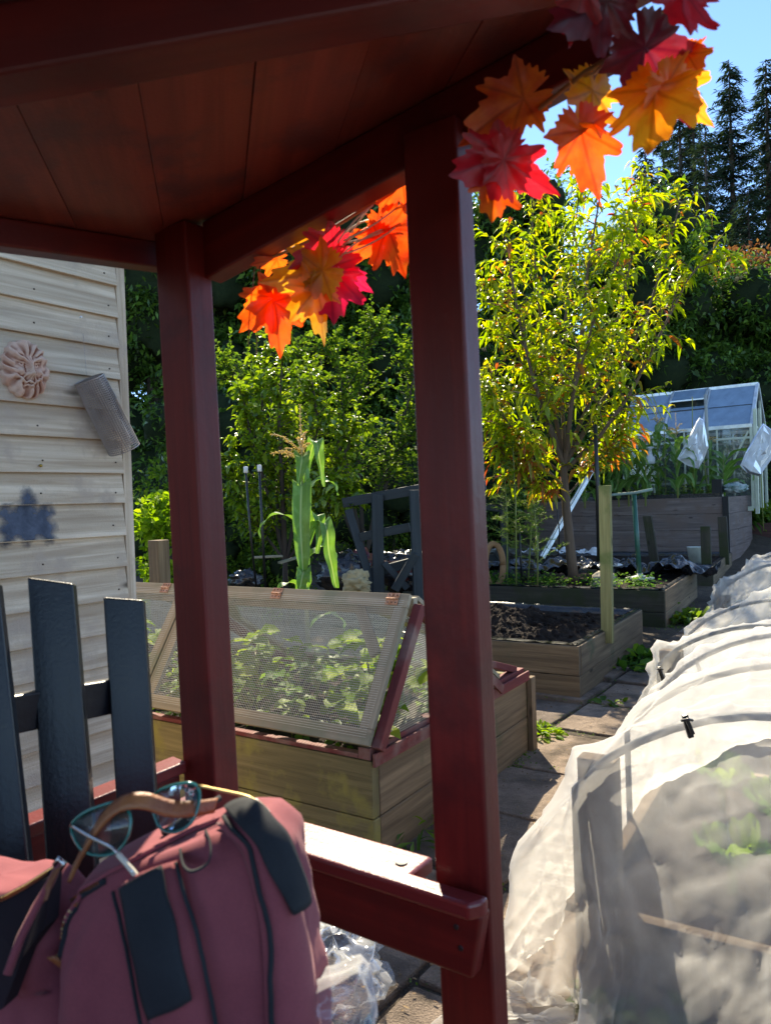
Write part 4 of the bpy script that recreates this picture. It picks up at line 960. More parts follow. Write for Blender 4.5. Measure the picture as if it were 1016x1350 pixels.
# a few low twigs right of the trunk
# ---- yellow green shrub behind the maize (px 300..560, 440..760)
sb = D(376, 775, 7.2)
SL = [([(376, 740, 7.2), (372, 640, 7.2), (368, 560, 7.1), (372, 470, 7.1)], .03), ([(376, 740, 7.2), (350, 640, 7.2), (330, 570, 7.1), (320, 520, 7.0)], .02), ([(376, 740, 7.2), (400, 640, 7.3), (420, 560, 7.3), (410, 490, 7.3)], .022),
      ([(376, 740, 7.2), (430, 680, 7.2), (450, 610, 7.1), (470, 560, 7.0)], .018), ([(376, 740, 7.2), (345, 700, 7.1), (315, 650, 7.0), (300, 600, 7.0)], .018), ([(376, 740, 7.2), (360, 620, 7.5), (345, 540, 7.6), (350, 470, 7.6)], .02), ([(378, 740, 7.2), (395, 650, 6.9), (440, 640, 6.8), (455, 660, 6.7)], .015)]
tree('shrub', 'yellow green leafy shrub with nodding leaves directly behind the sweetcorn', 'shrub', sb, [sb-UZ*.6, sb, D(376, 735, 7.2)], [(limb(a), r) for a, r in SL], 52, .38, 13, .09, .045, L_SHRUB, B_DARK, .5, .035, 11)
SL2 = [([(480, 740, 8.6), (440, 560, 8.6), (400, 480, 8.6), (370, 440, 8.6)], .025), ([(480, 740, 8.6), (470, 560, 8.6), (480, 460, 8.7), (500, 430, 8.7)], .025), ([(480, 740, 8.6), (520, 600, 8.6), (545, 500, 8.6), (560, 440, 8.6)], .025),
       ([(480, 740, 8.6), (420, 600, 8.6), (350, 520, 8.6), (290, 480, 8.6)], .022), ([(480, 740, 8.6), (500, 640, 8.5), (530, 580, 8.5), (560, 560, 8.5)], .02), ([(480, 700, 8.6), (400, 560, 8.8), (330, 500, 8.9), (250, 500, 9)], .02), ([(480, 740, 8.6), (455, 600, 8.4), (450, 500, 8.3), (430, 450, 8.3)], .02)]
b9 = D(480, 760, 8.6)
tree('small_leaved_shrub', 'tall open small leaved shrub with arching shiny sprays behind the yellow green shrub', 'shrub', b9, [b9-UZ*.4, b9, D(480, 720, 8.6)], [(limb(a), r) for a, r in SL2], 56, .60, 22, .062, .04, L_MID, B_DARK, .1, .04, 12)
# ---- dark evergreens (laurel) forming the back wall
def evergreen(name, label, px0, px1, pytop, d, mat, n, leaf, wd_=.05, depth=1.6, seed=0, lumps=26, group='dark evergreens behind the garden', zbot=None, cat='tree', core=True, simplel=True, droop=.2, cluster=14, cl_r=.22, shell=.3):
    rg = np.random.default_rng(seed+100); rq = random.Random(seed)
    A_, B_ = D(px0, pytop, d), D(px1, pytop, d); cx = (A_.x+B_.x)/2; rx = (B_.x-A_.x)/2; zt = A_.z; zb = g(d) if zbot is None else zbot
    base = Vector((cx, d, g(d))); t = thing(name, label, cat, base, group)
    wdm = MB(); wdm.tube([base-UZ*.1, Vector((cx, d, zb+(zt-zb)*.5)), Vector((cx+.1, d, zb+(zt-zb)*.85))], [.03+.03*(zt-zb), .02+.02*(zt-zb), .02], 10)
    wdm.build('trunk', B_DARK, t, smooth=True)
    # lumps: overlapping ellipsoids make the outline uneven
    C = []; 
    for k in range(lumps):
        f = rq.random()**.8; w_ = math.sqrt(max(.05, 1-(max(0, f-.35)/.72)**2)); a = rq.uniform(0, 2*math.pi); rr_ = math.sqrt(rq.random())*.75
        sz_ = rq.uniform(.22, .38)*min(rx, (zt-zb)*.5)
        C.append((cx+rx*rr_*w_*math.cos(a), d+depth*rr_*math.sin(a)*.8, zb+(zt-zb)*(.04+.86*f), sz_*1.1))
    C = np.array(C)
    nc = n//cluster; idx = rg.integers(0, len(C), nc*2)
    dirs = nrm(rg.normal(size=(nc*2, 3))); rad = C[idx, 3]*(1-shell*rg.random(nc*2)**1.5)
    P = C[idx, :3]+dirs*rad[:, None]*np.array([1.05, .9, 1.0])
    # drop those buried deep inside other lumps
    dmin = np.min(np.linalg.norm((P[:, None]-C[None, :, :3]), axis=2)/C[None, :, 3], axis=1)
    P = P[(dmin > .62)][:nc]; dirs = dirs[(dmin > .62)][:nc]
    m = len(P); Pc = np.repeat(P, cluster, 0); Dc = np.repeat(dirs, cluster, 0)
    tw = nrm(Dc+rg.normal(size=Dc.shape)*.35+np.array([0, 0, .35]))
    off = rg.random((m*cluster, 1))*cl_r
    base_ = Pc+tw*off*1.0
    Al = nrm(tw*.6+rg.normal(size=Dc.shape)*.75)
    Nl = np.array([0, 0, 1.])+rg.normal(size=Dc.shape)*.55
    Ls = leaf*rg.uniform(.6, 1.25, m*cluster); Ws = Ls*wd_/leaf
    leafobj('crown', base_, Al, Nl, Ls, Ws, mat, t, droop=droop, fold=.2, simplel=simplel)
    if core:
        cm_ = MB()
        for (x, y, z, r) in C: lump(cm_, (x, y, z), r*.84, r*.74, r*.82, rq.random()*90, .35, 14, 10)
        cm_.build('crown_shade_core', M_CORE, t, smooth=True)
    return t
M_CORE = simple('painted_crown_shade', (.012, .02, .010), .95, c2=(.02, .03, .012), spec=.1, nscale=20, bumpst=1, bscale=12)  # near-black solid lumps, painted stand-in for the shade inside the crowns
EV = [('broad dark laurel at far left behind the shed corner', 60, 330, 235, 17.0, 2), ('dark laurel with upright fresh tips behind the left arbour post', 230, 460, 215, 16.2, 3),
      ('dark laurel between the arbour posts behind the small leaved shrub', 380, 620, 225, 17.0, 4), ('dark evergreen directly behind the peach tree', 560, 790, 250, 17.5, 5), ('dark evergreen rising behind the left end of the greenhouse', 740, 960, 285, 18.0, 6), ('dark evergreen behind the right end of the greenhouse', 880, 1090, 370, 18.5, 7)]
for (lb, a, c, yt, d, sd_) in EV:
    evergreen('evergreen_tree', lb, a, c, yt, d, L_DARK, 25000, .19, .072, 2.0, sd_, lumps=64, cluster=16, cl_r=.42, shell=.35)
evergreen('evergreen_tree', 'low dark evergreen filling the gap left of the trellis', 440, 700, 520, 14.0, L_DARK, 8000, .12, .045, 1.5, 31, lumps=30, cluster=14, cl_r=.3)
evergreen('copper_bush', 'reddish brown bush beneath the spruces above the greenhouse', 925, 1080, 330, 20, L_RUSTY, 4500, .16, .08, 1.5, 41, lumps=14, group=None, zbot=4.5, core=False, cat='bush', cluster=10, cl_r=.5)
# lower mid garden bushes
evergreen('bush', 'lime green leafy bush between the shed corner and the left post', 168, 262, 655, 6.6, L_LIME, 2600, .07, .045, .6, 51, lumps=14, group='low bushes in mid garden', zbot=-.1, core=False, cat='bush', cluster=7, cl_r=.12, simplel=False)
evergreen('bush', 'mixed green weedy bush just below the dark laurel at left', 165, 330, 610, 9.2, L_MID, 5000, .085, .04, 1.0, 52, lumps=20, group='low bushes in mid garden', cat='bush', cluster=10, cl_r=.25)
evergreen('bush', 'twiggy fine leaved green bush behind the black trellis', 430, 600, 610, 9.5, L_MID, 9000, .07, .018, 1.0, 53, lumps=24, group='low bushes in mid garden', cat='bush', cluster=16, cl_r=.35)
evergreen('bush', 'dense green bush at the foot of the canes', 280, 400, 660, 8.6, L_MID, 5000, .07, .03, .7, 54, lumps=16, group='low bushes in mid garden', cat='bush', cluster=12, cl_r=.22)
for k, (a, c, yt, d, lb_) in enumerate([(150, 420, 520, 13.5, 'low dark evergreen behind the weedy bush at left'), (600, 800, 540, 15.6, 'low dark evergreen seen through the stems of the peach tree'), (760, 960, 540, 16.4, 'low dark evergreen seen through the greenhouse glass'), (930, 1080, 470, 17.2, 'low dark evergreen behind the greenhouse door')]):
    evergreen('evergreen_tree', lb_, a, c, yt, d, L_DARK, 7000, .13, .05, 1.2, 300+k, lumps=34, cluster=14, cl_r=.3, zbot=.3)
# ---- spruces
def spruce(px, pyt, d, wpx, label, seed, n=46, dens=1.0, zlow=2.5):
    rq = random.Random(seed); T = D(px, pyt, d); base = Vector((T.x, d, 1.5)); hgt = T.z-base.z; rw = wpx/F*d/2
    t = thing('spruce_tree', label, 'tree', base, 'tall spruces against the sky'); wdm = MB()
    wdm.tube([base, base+UZ*hgt*.5, T], [.028*hgt/2, .018*hgt/2, .01], 8); A = LeafAcc()
    for k in range(n):
        f = k/n; z = base.z+zlow+(hgt-zlow)*(f**.9); L = rw*(1-f**1.3)**.8*rq.uniform(.55, 1.15)+.12
        for q in range(rq.randint(3, 5)):
            a = rq.uniform(0, 2*math.pi); d_ = Vector((math.cos(a), math.sin(a), rq.uniform(-.35, .1))); p = Vector((T.x, d, z+rq.uniform(-.2, .2)))
            e = p+d_*L+UZ*L*.12; mid = p+d_*L*.5-UZ*L*.1; ps = bez(p, mid, e, 5); wdm.tube(ps, [.03, .024, .018, .012, .006], 4, cap=False)
            m = int(L*16*dens)+3
            for s in range(m):
                u = (s+rq.random())/m; i = min(3, int(u*4)); b_ = ps[i].lerp(ps[i+1], u*4-i)
                sd_ = Vector((-d_.y, d_.x, 0))*rq.choice((-1, 1)); aa = d_*.6+sd_*rq.uniform(.2, 1)+UZ*rq.uniform(-.5, .15)
                A.add(b_, aa, (rq.gauss(0, .3), rq.gauss(0, .3), 1), rq.uniform(.3, .6)*(1.15-.5*u), rq.uniform(.05, .09))
    wdm.build('trunk', B_DARK, t, smooth=True); A.build('crown', L_CONI, t, droop=.25, simplel=True, fold=.1)
spruce(960, 78, 36, 150, 'tall thin spruce whose tip stands left of the frame edge', 1, 80, 1.7)
spruce(1008, 78, 37, 150, 'tall thin spruce at the right edge of the frame', 2, 80, 1.7)
spruce(893, 95, 38, 120, 'tall dense spruce half hidden by the orange garland leaves', 3, 60, 1.6)
spruce(928, 150, 34, 130, 'shorter spruce between the two tallest ones', 4, 46, 1.2)
spruce(850, 190, 36, 120, 'broad spruce mostly hidden behind the peach crown', 5, 46, 1.4)
spruce(912, 120, 41, 150, 'spruce standing in the gap right of the dense one', 8, 70, 1.6)
spruce(1042, 70, 39, 170, 'spruce mostly beyond the right edge of the frame', 9, 60, 1.6)
spruce(872, 150, 42, 150, 'spruce behind the lowest amber garland leaf', 10, 60, 1.6)
spruce(985, 250, 30, 150, 'low wide spruce beneath the right edge spruce', 6, 40, 1.8, 1.5)
spruce(930, 290, 28, 150, 'low wide spruce right above the peach branches', 7, 40, 1.8, 1.5)
# ---- maize plants
def maize(base, hgt, label, seed, nl=9, tassel=True, leafL=.75, leafW=.085, group='sweetcorn plants', lean=0, az0=None, mats=None):
    rq = random.Random(seed); t = thing('sweetcorn_plant', label, 'sweetcorn', base, group); top = base+UZ*hgt+Vector((lean, 0, 0)); bd = MB()
    mid = base.lerp(top, .5)+Vector((rq.uniform(-.02, .02), 0, 0)); bd.tube([base, mid, top], [.016, .013, .006], 8); bd.build('stalk', M_STALK, t, smooth=True)
    a0 = rq.uniform(0, 3.1) if az0 is None else az0
    for k in range(nl):
        f = .12+.78*k/nl; p = base.lerp(top, f); a = a0+(k % 2)*math.pi+rq.uniform(-.5, .5); dh = Vector((math.cos(a), math.sin(a), 0)); L = leafL*rq.uniform(.75, 1.1)*(1-.25*abs(f-.5)); W_ = leafW*rq.uniform(.8, 1.1)
        asc = rq.uniform(.9, 1.3); bd = MB(); sdv = dh.cross(UZ); ph = rq.random()*9; cv = []
        p_ = Vector(p); ang = asc; nseg = 16
        for i in range(nseg+1):
            cv.append((Vector(p_), ang)); p_ = p_+(dh*math.cos(ang)+UZ*math.sin(ang))*L/nseg; ang -= (asc+rq.uniform(.9, 1.25))/nseg*(1.6 if i > 4 else .7)
        def fn(u, v, cv=cv, sdv=sdv, W_=W_, ph=ph, dh=dh):
            i = v*(len(cv)-1); i0 = min(len(cv)-2, int(i)); c = cv[i0][0].lerp(cv[i0+1][0], i-i0); an = cv[i0][1]; wv = W_*.5*(min(1, .45+v*3.2))*(1-max(0, v-.25)/.75)**.75
            x = (u-.5)*2; nn_ = (UZ*math.cos(an)-dh*math.sin(an)); tw = .5*math.sin(v*3+ph)
            return c+(sdv*math.cos(tw)+nn_*math.sin(tw))*x*wv+nn_*(abs(x)**1.5*wv*.35+.010*abs(x)*math.sin(v*22+ph+x))
        bd.grid(fn, 4, 28); bd.build('leaf', (mats or L_CORN), t, smooth=True)
    if tassel:
        A = LeafAcc(); bd = MB()
        for q in range(11):
            a = rq.uniform(0, 6.28); d_ = Vector((math.cos(a), math.sin(a), rq.uniform(.1, .9))).normalized(); L = rq.uniform(.12, .24); s = top-UZ*rq.uniform(0, .10); e = s+d_*L+UZ*.02; m_ = s+d_*L*.5+UZ*.05
            ps = bez(s, m_, e-UZ*.04, 7); bd.tube(ps, .0036, 4)
            for w_ in range(44):
                u = rq.random(); i = min(5, int(u*6)); A.add(ps[i].lerp(ps[i+1], u*6-i), (rq.gauss(0, .6)+d_.x, rq.gauss(0, .6)+d_.y, rq.gauss(-.3, .5)), (0, 0, 1), .024, .010)
        bd.tube([top-UZ*.1, top+UZ*.28], [.005, .002], 5)
        for w_ in range(60): u = rq.random(); A.add(top+UZ*.28*u, (rq.gauss(0, .6), rq.gauss(0, .6), .5), (1, 0, 0), .018, .007)
        ts = bd.build('tassel', L_STRAW, t, smooth=True); A.build('florets', L_STRAW, ts, droop=.1, simplel=True)
    return t
M_STALK = simple('maize_stalk', (.18, .26, .07), .5, c2=(.25, .22, .06))
# the near one: hand placed broad leaves
mb = D(404, 780, 4.9); mb.z = .4; mt_ = D(399, 590, 4.9)
t = maize(mb, mt_.z-mb.z, 'single tall sweetcorn plant with pale tassel right behind the cold frame', 4, nl=5, tassel=True, leafL=.5, leafW=.075)
def strap(parent, pts, ws, wav=.012, seed=0, roll=0):
    """leaf through (px,py,d) points with the given widths (m)"""
    P = [D(*p) for p in pts]; k = len(P)
    def cr(a, b_, c, d_, u): return .5*((2*b_)+(-a+c)*u+(2*a-5*b_+4*c-d_)*u*u+(-a+3*b_-3*c+d_)*u**3)
    def at(v):
        x = v*(k-1); i = min(k-2, int(x)); return cr(P[max(0, i-1)], P[i], P[i+1], P[min(k-1, i+2)], x-i), ws[i]+(ws[i+1]-ws[i])*(x-i)
    def fn(u, v):
        c, w_ = at(v); c2, _ = at(min(1, v+.02)); c1, _ = at(max(0, v-.02)); tg = (c2-c1).normalized(); vw = Vector((0, -1, .1)); sd_ = Vector((math.cos(roll+.25*math.sin(v*4+seed)), .3, -.08*math.sin(v*5+seed))).normalized(); rl = 0; n_ = sd_.cross(tg).normalized()
        x = (u-.5)*2; s_ = sd_*math.cos(rl)+n_*math.sin(rl); return c+s_*x*w_/2+n_*(-abs(x)*w_*.34)+n_*(wav*abs(x)*math.sin(v*30+seed*3+x*1.2))
    bd = MB(); bd.grid(fn, 6, 48); return bd.build('leaf', L_CORN, parent, smooth=True)
strap(t, [(405, 745, 4.94), (402, 700, 4.92), (400, 655, 4.90), (398, 641, 4.86), (397, 648, 4.82), (396, 690, 4.79), (398, 730, 4.78), (400, 768, 4.78)], [.05, .07, .10, .12, .125, .12, .09, .02], seed=1)
strap(t, [(404, 720, 4.9), (414, 697, 4.88), (426, 690, 4.85), (431, 700, 4.80), (433, 725, 4.79), (438, 750, 4.78), (443, 775, 4.78)], [.05, .07, .09, .085, .08, .06, .03], seed=2)
strap(t, [(405, 660, 4.9), (402, 625, 4.89), (399, 604, 4.87), (398, 602, 4.84), (397, 612, 4.81), (393, 640, 4.80)], [.04, .07, .10, .11, .08, .015], seed=3)
strap(t, [(403, 640, 4.92), (408, 605, 4.92), (414, 584, 4.90), (418, 586, 4.87), (422, 612, 4.85), (427, 642, 4.84)], [.03, .05, .08, .08, .05, .01], seed=4)
strap(t, [(404, 778, 4.85), (404, 764, 4.82), (401, 754, 4.78), (399, 757, 4.74), (396, 772, 4.72), (393, 784, 4.72)], [.05, .08, .09, .09, .07, .03], seed=5)
strap(t, [(403, 720, 4.9), (412, 690, 4.88), (419, 680, 4.86), (421, 700, 4.84), (418, 730, 4.83)], [.04, .07, .08, .06, .02], seed=6)
# maize row in tall bed
rr = random.Random(9)
lb = ['tall sweetcorn at the left end of the tall bed', 'leaning sweetcorn second from the left in the tall bed', 'sweetcorn beside the bird feeder', 'sweetcorn with drooping leaf in front of the greenhouse vent', 'sweetcorn just left of the left mesh bag', 'sweetcorn hidden behind the left mesh bag', 'sweetcorn right of the left mesh bag', 'short sweetcorn near the right end of the tall bed', 'short sweetcorn low at the left end of the tall bed', 'sweetcorn low between the green tool handle and the feeder', 'sweetcorn behind the peach tree at the far left of the tall bed', 'broad leaved sweetcorn above the grey green tool handle']
for k, (px, py, hh) in enumerate([(803, 652, 1.0), (828, 650, 1.25), (850, 652, 1.05), (868, 652, 1.35), (893, 652, 1.1), (915, 652, 1.0), (935, 652, .95), (955, 652, .7), (790, 655, .8), (840, 655, .85), (770, 655, .7), (815, 655, 1.0)]):
    d = 13.3+rr.uniform(-.5, .5); p = D(px, py, d); p.z = 1.2
    maize(p, hh+.22, lb[k], 60+k, nl=9, tassel=k in (1, 3, 4, 6), leafL=.85, leafW=.13)
# bamboo tips among them
for k, (px, yt) in enumerate(((846, 515), (858, 520), (890, 540), (876, 545))): pass
# ---- white mesh bags on canes
M_BAG = glassmat('white_mesh_bag', (.75, .77, .8), .62, .5)
def meshbag(pts, d, label):
    P = [D(a, c, d) for a, c in pts]; cx = sum((p for p in P), Vector())/len(P); n = len(P); t = MB(); b0 = 0
    rings = [(1.0, 0), (.93, .03), (.7, .05), (.45, .055), (.25, .055), (.02, .05)]
    for sg in (-1, 1):
        b0 = len(t.v)
        for (s, o) in rings:
            for p in P: q = cx+(p-cx)*s; t.v.append((q.x, q.y+sg*o+.05*fbm(q.x*7, q.z*5, d+sg*3)*(o > 0)+.02*fbm(q.x*20, q.z*16, d)*(o > 0), q.z))
        for i in range(len(rings)-1):
            for j in range(n): j2 = (j+1) % n; t.face([b0+i*n+j, b0+i*n+j2, b0+(i+1)*n+j2, b0+(i+1)*n+j])
    o = t.build('mesh_bag', M_BAG, smooth=False); tag(o, label, 'mesh bag', 'white mesh bags hung over canes'); return o
meshbag([(921, 550), (926, 553), (929, 568), (933, 590), (927, 606), (920, 618), (906, 614), (892, 605), (900, 590), (910, 570), (917, 556)], 12.6, 'white mesh bag hanging point upward left of the greenhouse door post')
meshbag([(1005, 558), (1016, 566), (1024, 580), (1016, 606), (1000, 628), (985, 624), (975, 614), (982, 597), (993, 578), (1000, 565)], 12.0, 'white mesh bag hanging at the right edge beside the greenhouse door')
cane([(922, 548), (926, 600), (934, 655)], 12.9, .008, M_STALK, 'thin bamboo cane carrying the left mesh bag', False, 'bamboo_cane')
cane([(1007, 555), (1002, 620), (1006, 700)], 12.3, .008, M_STALK, 'thin bamboo cane carrying the right mesh bag', False, 'bamboo_cane')
cane([(857, 515), (875, 560), (877, 655)], 13.0, .008, M_STALK, 'thin bamboo cane between the feeder and the left mesh bag', False, 'bamboo_cane')
cane([(912, 523), (912, 545), (913, 655)], 13.2, .008, M_STALK, 'thin dark bamboo cane just left of the left mesh bag', False, 'bamboo_cane')
cane([(932, 640), (931, 560), (929, 520)][::-1], 13.5, .03, simple('grey_pipe', (.35, .37, .35), .6), 'grey pipe standing in the tall bed before the greenhouse glass', False, 'pipe', None)
# ---- asparagus
def asparagus(px, pyb, pyt, d, label, seed):
    rq = random.Random(seed); b_ = D(px, pyb, d); T = D(px+rq.uniform(-8, 8), pyt, d); t = thing('asparagus_plant', label, 'asparagus', b_, 'feathery asparagus plants'); bd = MB(); bd.tube([b_-UZ*.08, b_.lerp(T, .5)+Vector((.02, 0, 0)), T], [.009, .007, .003], 6); A = LeafAcc(); H_ = (T-b_).length
    for k in range(int(26*H_)+8):
        f = .22+.76*rq.random(); p = b_.lerp(T, f); a = rq.uniform(0, 6.28); d_ = Vector((math.cos(a), math.sin(a), rq.uniform(.15, .8))); L = .34*(1.15-f)*rq.uniform(.6, 1.2); e = p+d_*L; ps = bez(p, p+d_*L*.5+UZ*.03, e-UZ*.02, 5); bd.tube(ps, .0018, 3, cap=False)
        for s in range(int(L*150)+6):
            u = rq.random(); i = min(3, int(u*4)); A.add(ps[i].lerp(ps[i+1], u*4-i), (rq.gauss(0, 1)+d_.x, rq.gauss(0, 1)+d_.y, rq.gauss(.3, .6)), (rq.gauss(0, 1), rq.gauss(0, 1), 1), rq.uniform(.03, .06), .006)
    bd.build('stem', M_STALK, t, smooth=True); A.build('fronds', L_FERN, t, simplel=True, droop=.05)
asparagus(680, 768, 560, 8.0, 'tallest feathery asparagus plant beside the near post', 1); asparagus(668, 768, 600, 8.2, 'feathery asparagus plant nearest the near post', 4); asparagus(695, 765, 600, 8.5, 'feathery asparagus plant in the middle of the clump', 2); asparagus(708, 768, 665, 7.9, 'short feathery asparagus plant closest to the peach trunk', 3)
asparagus(855, 655, 580, 13.4, 'feathery plant inside the sweetcorn row', 5)
# ---- small plants: generic rosette / leafy clump
def clump(name, label, cat, p, r, h, n, leaf, wl, mat, seed, group=None, parent=None, droop=.5, stuff=False, tri=False):
    rg = np.random.default_rng(seed); a = rg.uniform(0, 6.28, n); rad = r*np.sqrt(rg.random(n)); z = h*rg.random(n)**.7*(1-.5*(rad/r)**2)
    C = np.stack([p[0]+rad*np.cos(a), p[1]+rad*np.sin(a), p[2]+z], 1); A = np.stack([np.cos(a)+rg.normal(0, .6, n), np.sin(a)+rg.normal(0, .6, n), .3+rg.normal(0, .35, n)], 1); Nn = np.array([0, 0, 1.])+rg.normal(0, .35, (n, 3))
    L = leaf*rg.uniform(.6, 1.25, n)
    o = leafobj(name, C, A, Nn, L, L*wl, mat, parent, droop=droop, fold=.18)
    if parent is None: tag(o, label, cat, group)
    return o
# strappy plants in the red bed
for k, px in enumerate((984, 998, 1014)):
    p = D(px, 690, 14.5+.1*k); clump('leafy_plant', ['strappy green plant at the left end of the red brown bed', 'strappy green plant in the middle of the red brown bed', 'strappy green plant at the right end of the red brown bed'][k], 'plant', p-UZ*.02, .28, .3, 150, .42, .16, L_MID, 200+k, 'strappy plants in the red brown bed')
# weeds: stuff
def weeds(name, boxes, mat, leaf, wl, seed, dens, h=.08, label=None):
    rg = np.random.default_rng(seed); C, A, Nn, L = [], [], [], []
    for (P, U, V, hz) in boxes:
        n = int(dens*U.length*V.length)
        u, v = rg.random(n), rg.random(n); keep = np.array([fbm(P.x+a*U.length*2.5, P.y+b_*V.length*2.5, seed, 3) > -.12 for a, b_ in zip(u, v)])
        u, v = u[keep], v[keep]; n = len(u)
        c = np.array(P)[None]+u[:, None]*np.array(U)[None]+v[:, None]*np.array(V)[None]; c[:, 2] += rg.random(n)*hz
        C.append(c); a = rg.uniform(0, 6.28, n); A.append(np.stack([np.cos(a), np.sin(a), rg.uniform(-.1, .9, n)], 1)); Nn.append(np.array([0, 0, 1.])+rg.normal(0, .4, (n, 3))); L.append(leaf*rg.uniform(.5, 1.3, n))
    C = np.concatenate(C); A = np.concatenate(A); Nn = np.concatenate(Nn); L = np.concatenate(L)
    return kind(leafobj(name, C, A, Nn, L, L*wl, mat, None, droop=.4, fold=.15), 'stuff')
f3 = Vector((B3_FR.x, B3_FR.y, .44)); L3 = (Vector(B3_BR)-Vector(B3_FR)).length
weeds('bed_weeds', [(f3-b3e1*2.7+b3e2*.08, b3e1*2.6, b3e2*.9, .10), (f3-b3e1*2.7+b3e2*.06, b3e1*1.5, b3e2*.5, .16)], L_VEG, .045, .55, 5, 900)
fx = Vector((B5_FR.x, B5_FR.y, 1.2)); weeds('bed_ground_cover', [(fx-b5e1*4.6+b5e2*.25, b5e1*4.3, b5e2*1.4, .35)], L_MID, .11, .35, 6, 260)
zc = .372
weeds('strawberry_bed_greens', [(CFp(2.6, .08, .38), cfe1*2.5, cfe2*1.25, .14)], L_MID, .05, .7, 7, 750)
def pathpt(px, py): 
    d_ = D(px, py, 1)-Vector((0, 0, H)); tt = -H/d_.z; p = Vector((0, 0, H))+d_*tt; return Vector((p.x, p.y, g(p.y)))
def tuft(nm, lb, px, py, r, h, n, leaf, wl, mat, seed, cat='weed', grp='weeds along the path', droop=.4): p = pathpt(px, py); clump(nm, lb, cat, (p.x, p.y, p.z), r, h, n, leaf, wl, mat, seed, grp, droop=droop)
tuft('weed', 'bright yellow green tuft of weed beside the cold frame bed', 712, 972, .11, .07, 160, .07, .3, L_LIME, 301)
tuft('weed', 'leafy weed by the right side of the compost bed', 835, 878, .15, .07, 70, .16, .45, L_VEG, 302)
tuft('weed', 'second leafy weed further along the compost bed side', 822, 890, .13, .04, 40, .15, .4, L_VEG, 303)
tuft('weed', 'flat sprawling leaves at the end of the compost bed', 900, 832, .22, .05, 90, .2, .35, L_MID, 304)
tuft('weed', 'small dark green seedling flat on the path', 808, 930, .08, .02, 24, .09, .45, L_MID, 305)
tuft('weed', 'grassy weed at the foot of the cold frame bed corner', 552, 1106, .14, .09, 150, .13, .1, L_MID, 306)
tuft('weed', 'small weed on the ground below the armrest', 420, 1215, .10, .05, 60, .08, .25, L_VEG, 307)
tuft('weed', 'dark leafy weed below the net hem', 860, 1345, .16, .10, 110, .10, .5, L_MID, 308)
tuft('weed', 'dark weed below the right end of the net hem', 945, 1350, .14, .12, 110, .09, .4, L_MID, 309)
tuft('weed', 'weed in the bottom right corner', 1005, 1345, .10, .12, 80, .09, .4, L_VEG, 310)
eb = []
for P0_, P1_ in ((Vector((CF_FR.x, CF_FR.y, .0)), Vector((CF_BR.x, CF_BR.y, 0))), (Vector((B2_FR.x, B2_FR.y, 0)), Vector((B2_BR.x, B2_BR.y, .0))), (Vector((B3_FR.x, B3_FR.y, .1)), Vector((B3_BR.x, B3_BR.y, .1)))):
    d_ = P1_-P0_; nn_ = Vector((d_.y, -d_.x, 0)).normalized(); eb.append((P0_, d_, nn_*.07, .03)); eb.append((P0_, d_*.5, nn_*.14, .01))
eb.append((CFp(.0, -.02, 0)-cfe1*1.6, cfe1*1.6, -cfe2*.10, .05))
weeds('edge_moss', eb, L_MID, .022, .5, 8, 2600)
gaps = []; 
for j in range(-2, 9):
    o = Vector((.62, 2.45, 0))+E2*(j*.6)-E1*1.5; o.z = g(o.y)+.012; gaps.append((o-E2*.02, E1*2.4, E2*.04, .012))
for i in range(-2, 3):
    o = Vector((.62, 2.45, 0))+E1*(i*.60-.30)-E2*1.2; o.z = .012; gaps.append((o-E1*.02, E2*5, E1*.04, .012))
weeds('path_moss', gaps, L_MID, .016, .5, 9, 1500)
# fallen leaves and chips
LIT = leafmat('leaf_litter', [(0, (.12, .08, .05)), (.5, (.2, .14, .08)), (1, (.3, .2, .1))], .1, .02, .6)
rg = np.random.default_rng(77); n = 2200
s_, t_ = rg.uniform(-1.6, .95, n), rg.uniform(-1.3, 6.5, n); C = np.array([list(Vector((.62, 2.45, 0))+E1*a+E2*b_) for a, b_ in zip(s_, t_)]); C[:, 2] = [g(y)+.032 for y in C[:, 1]]
a = rg.uniform(0, 6.28, n); kind(leafobj('leaf_litter', C, np.stack([np.cos(a), np.sin(a), .1*rg.normal(size=n)], 1), np.array([0, 0, 1.])+rg.normal(0, .2, (n, 3)), rg.uniform(.006, .028, n), rg.uniform(.004, .012, n), LIT, None, droop=0, fold=.1), 'stuff')
# plants inside the cold frame: strawberry plants with trifoliate leaves
def strawb(p, label, seed, mat, nst=9, hh=.22, ll=.105):
    rq = random.Random(seed); t = thing('strawberry_plant', label, 'strawberry plant', p, 'strawberry plants in the cold frame'); bd = MB(); A = LeafAcc()
    for k in range(nst):
        a = rq.uniform(0, 6.28); r = rq.uniform(.04, .16); e = Vector(p)+Vector((math.cos(a)*r, math.sin(a)*r, hh*rq.uniform(.5, 1.1))); ps = bez(Vector(p), Vector(p)+UZ*hh*.6, e, 6); bd.tube(ps, .0022, 5)
        hd = Vector((math.cos(a), math.sin(a), 0))
        for q in (-1, 0, 1):
            ca, sa = math.cos(q*1.15), math.sin(q*1.15); d_ = Vector((hd.x*ca-hd.y*sa, hd.x*sa+hd.y*ca, rq.uniform(-.2, .3))); A.add(e, d_, Vector((rq.gauss(0, .25), rq.gauss(0, .25), 1)), ll*rq.uniform(.8, 1.15), ll*.8)
    bd.build('stems', M_STALK, t, smooth=True); A.build('leaves', mat, t, droop=.3, fold=.15)
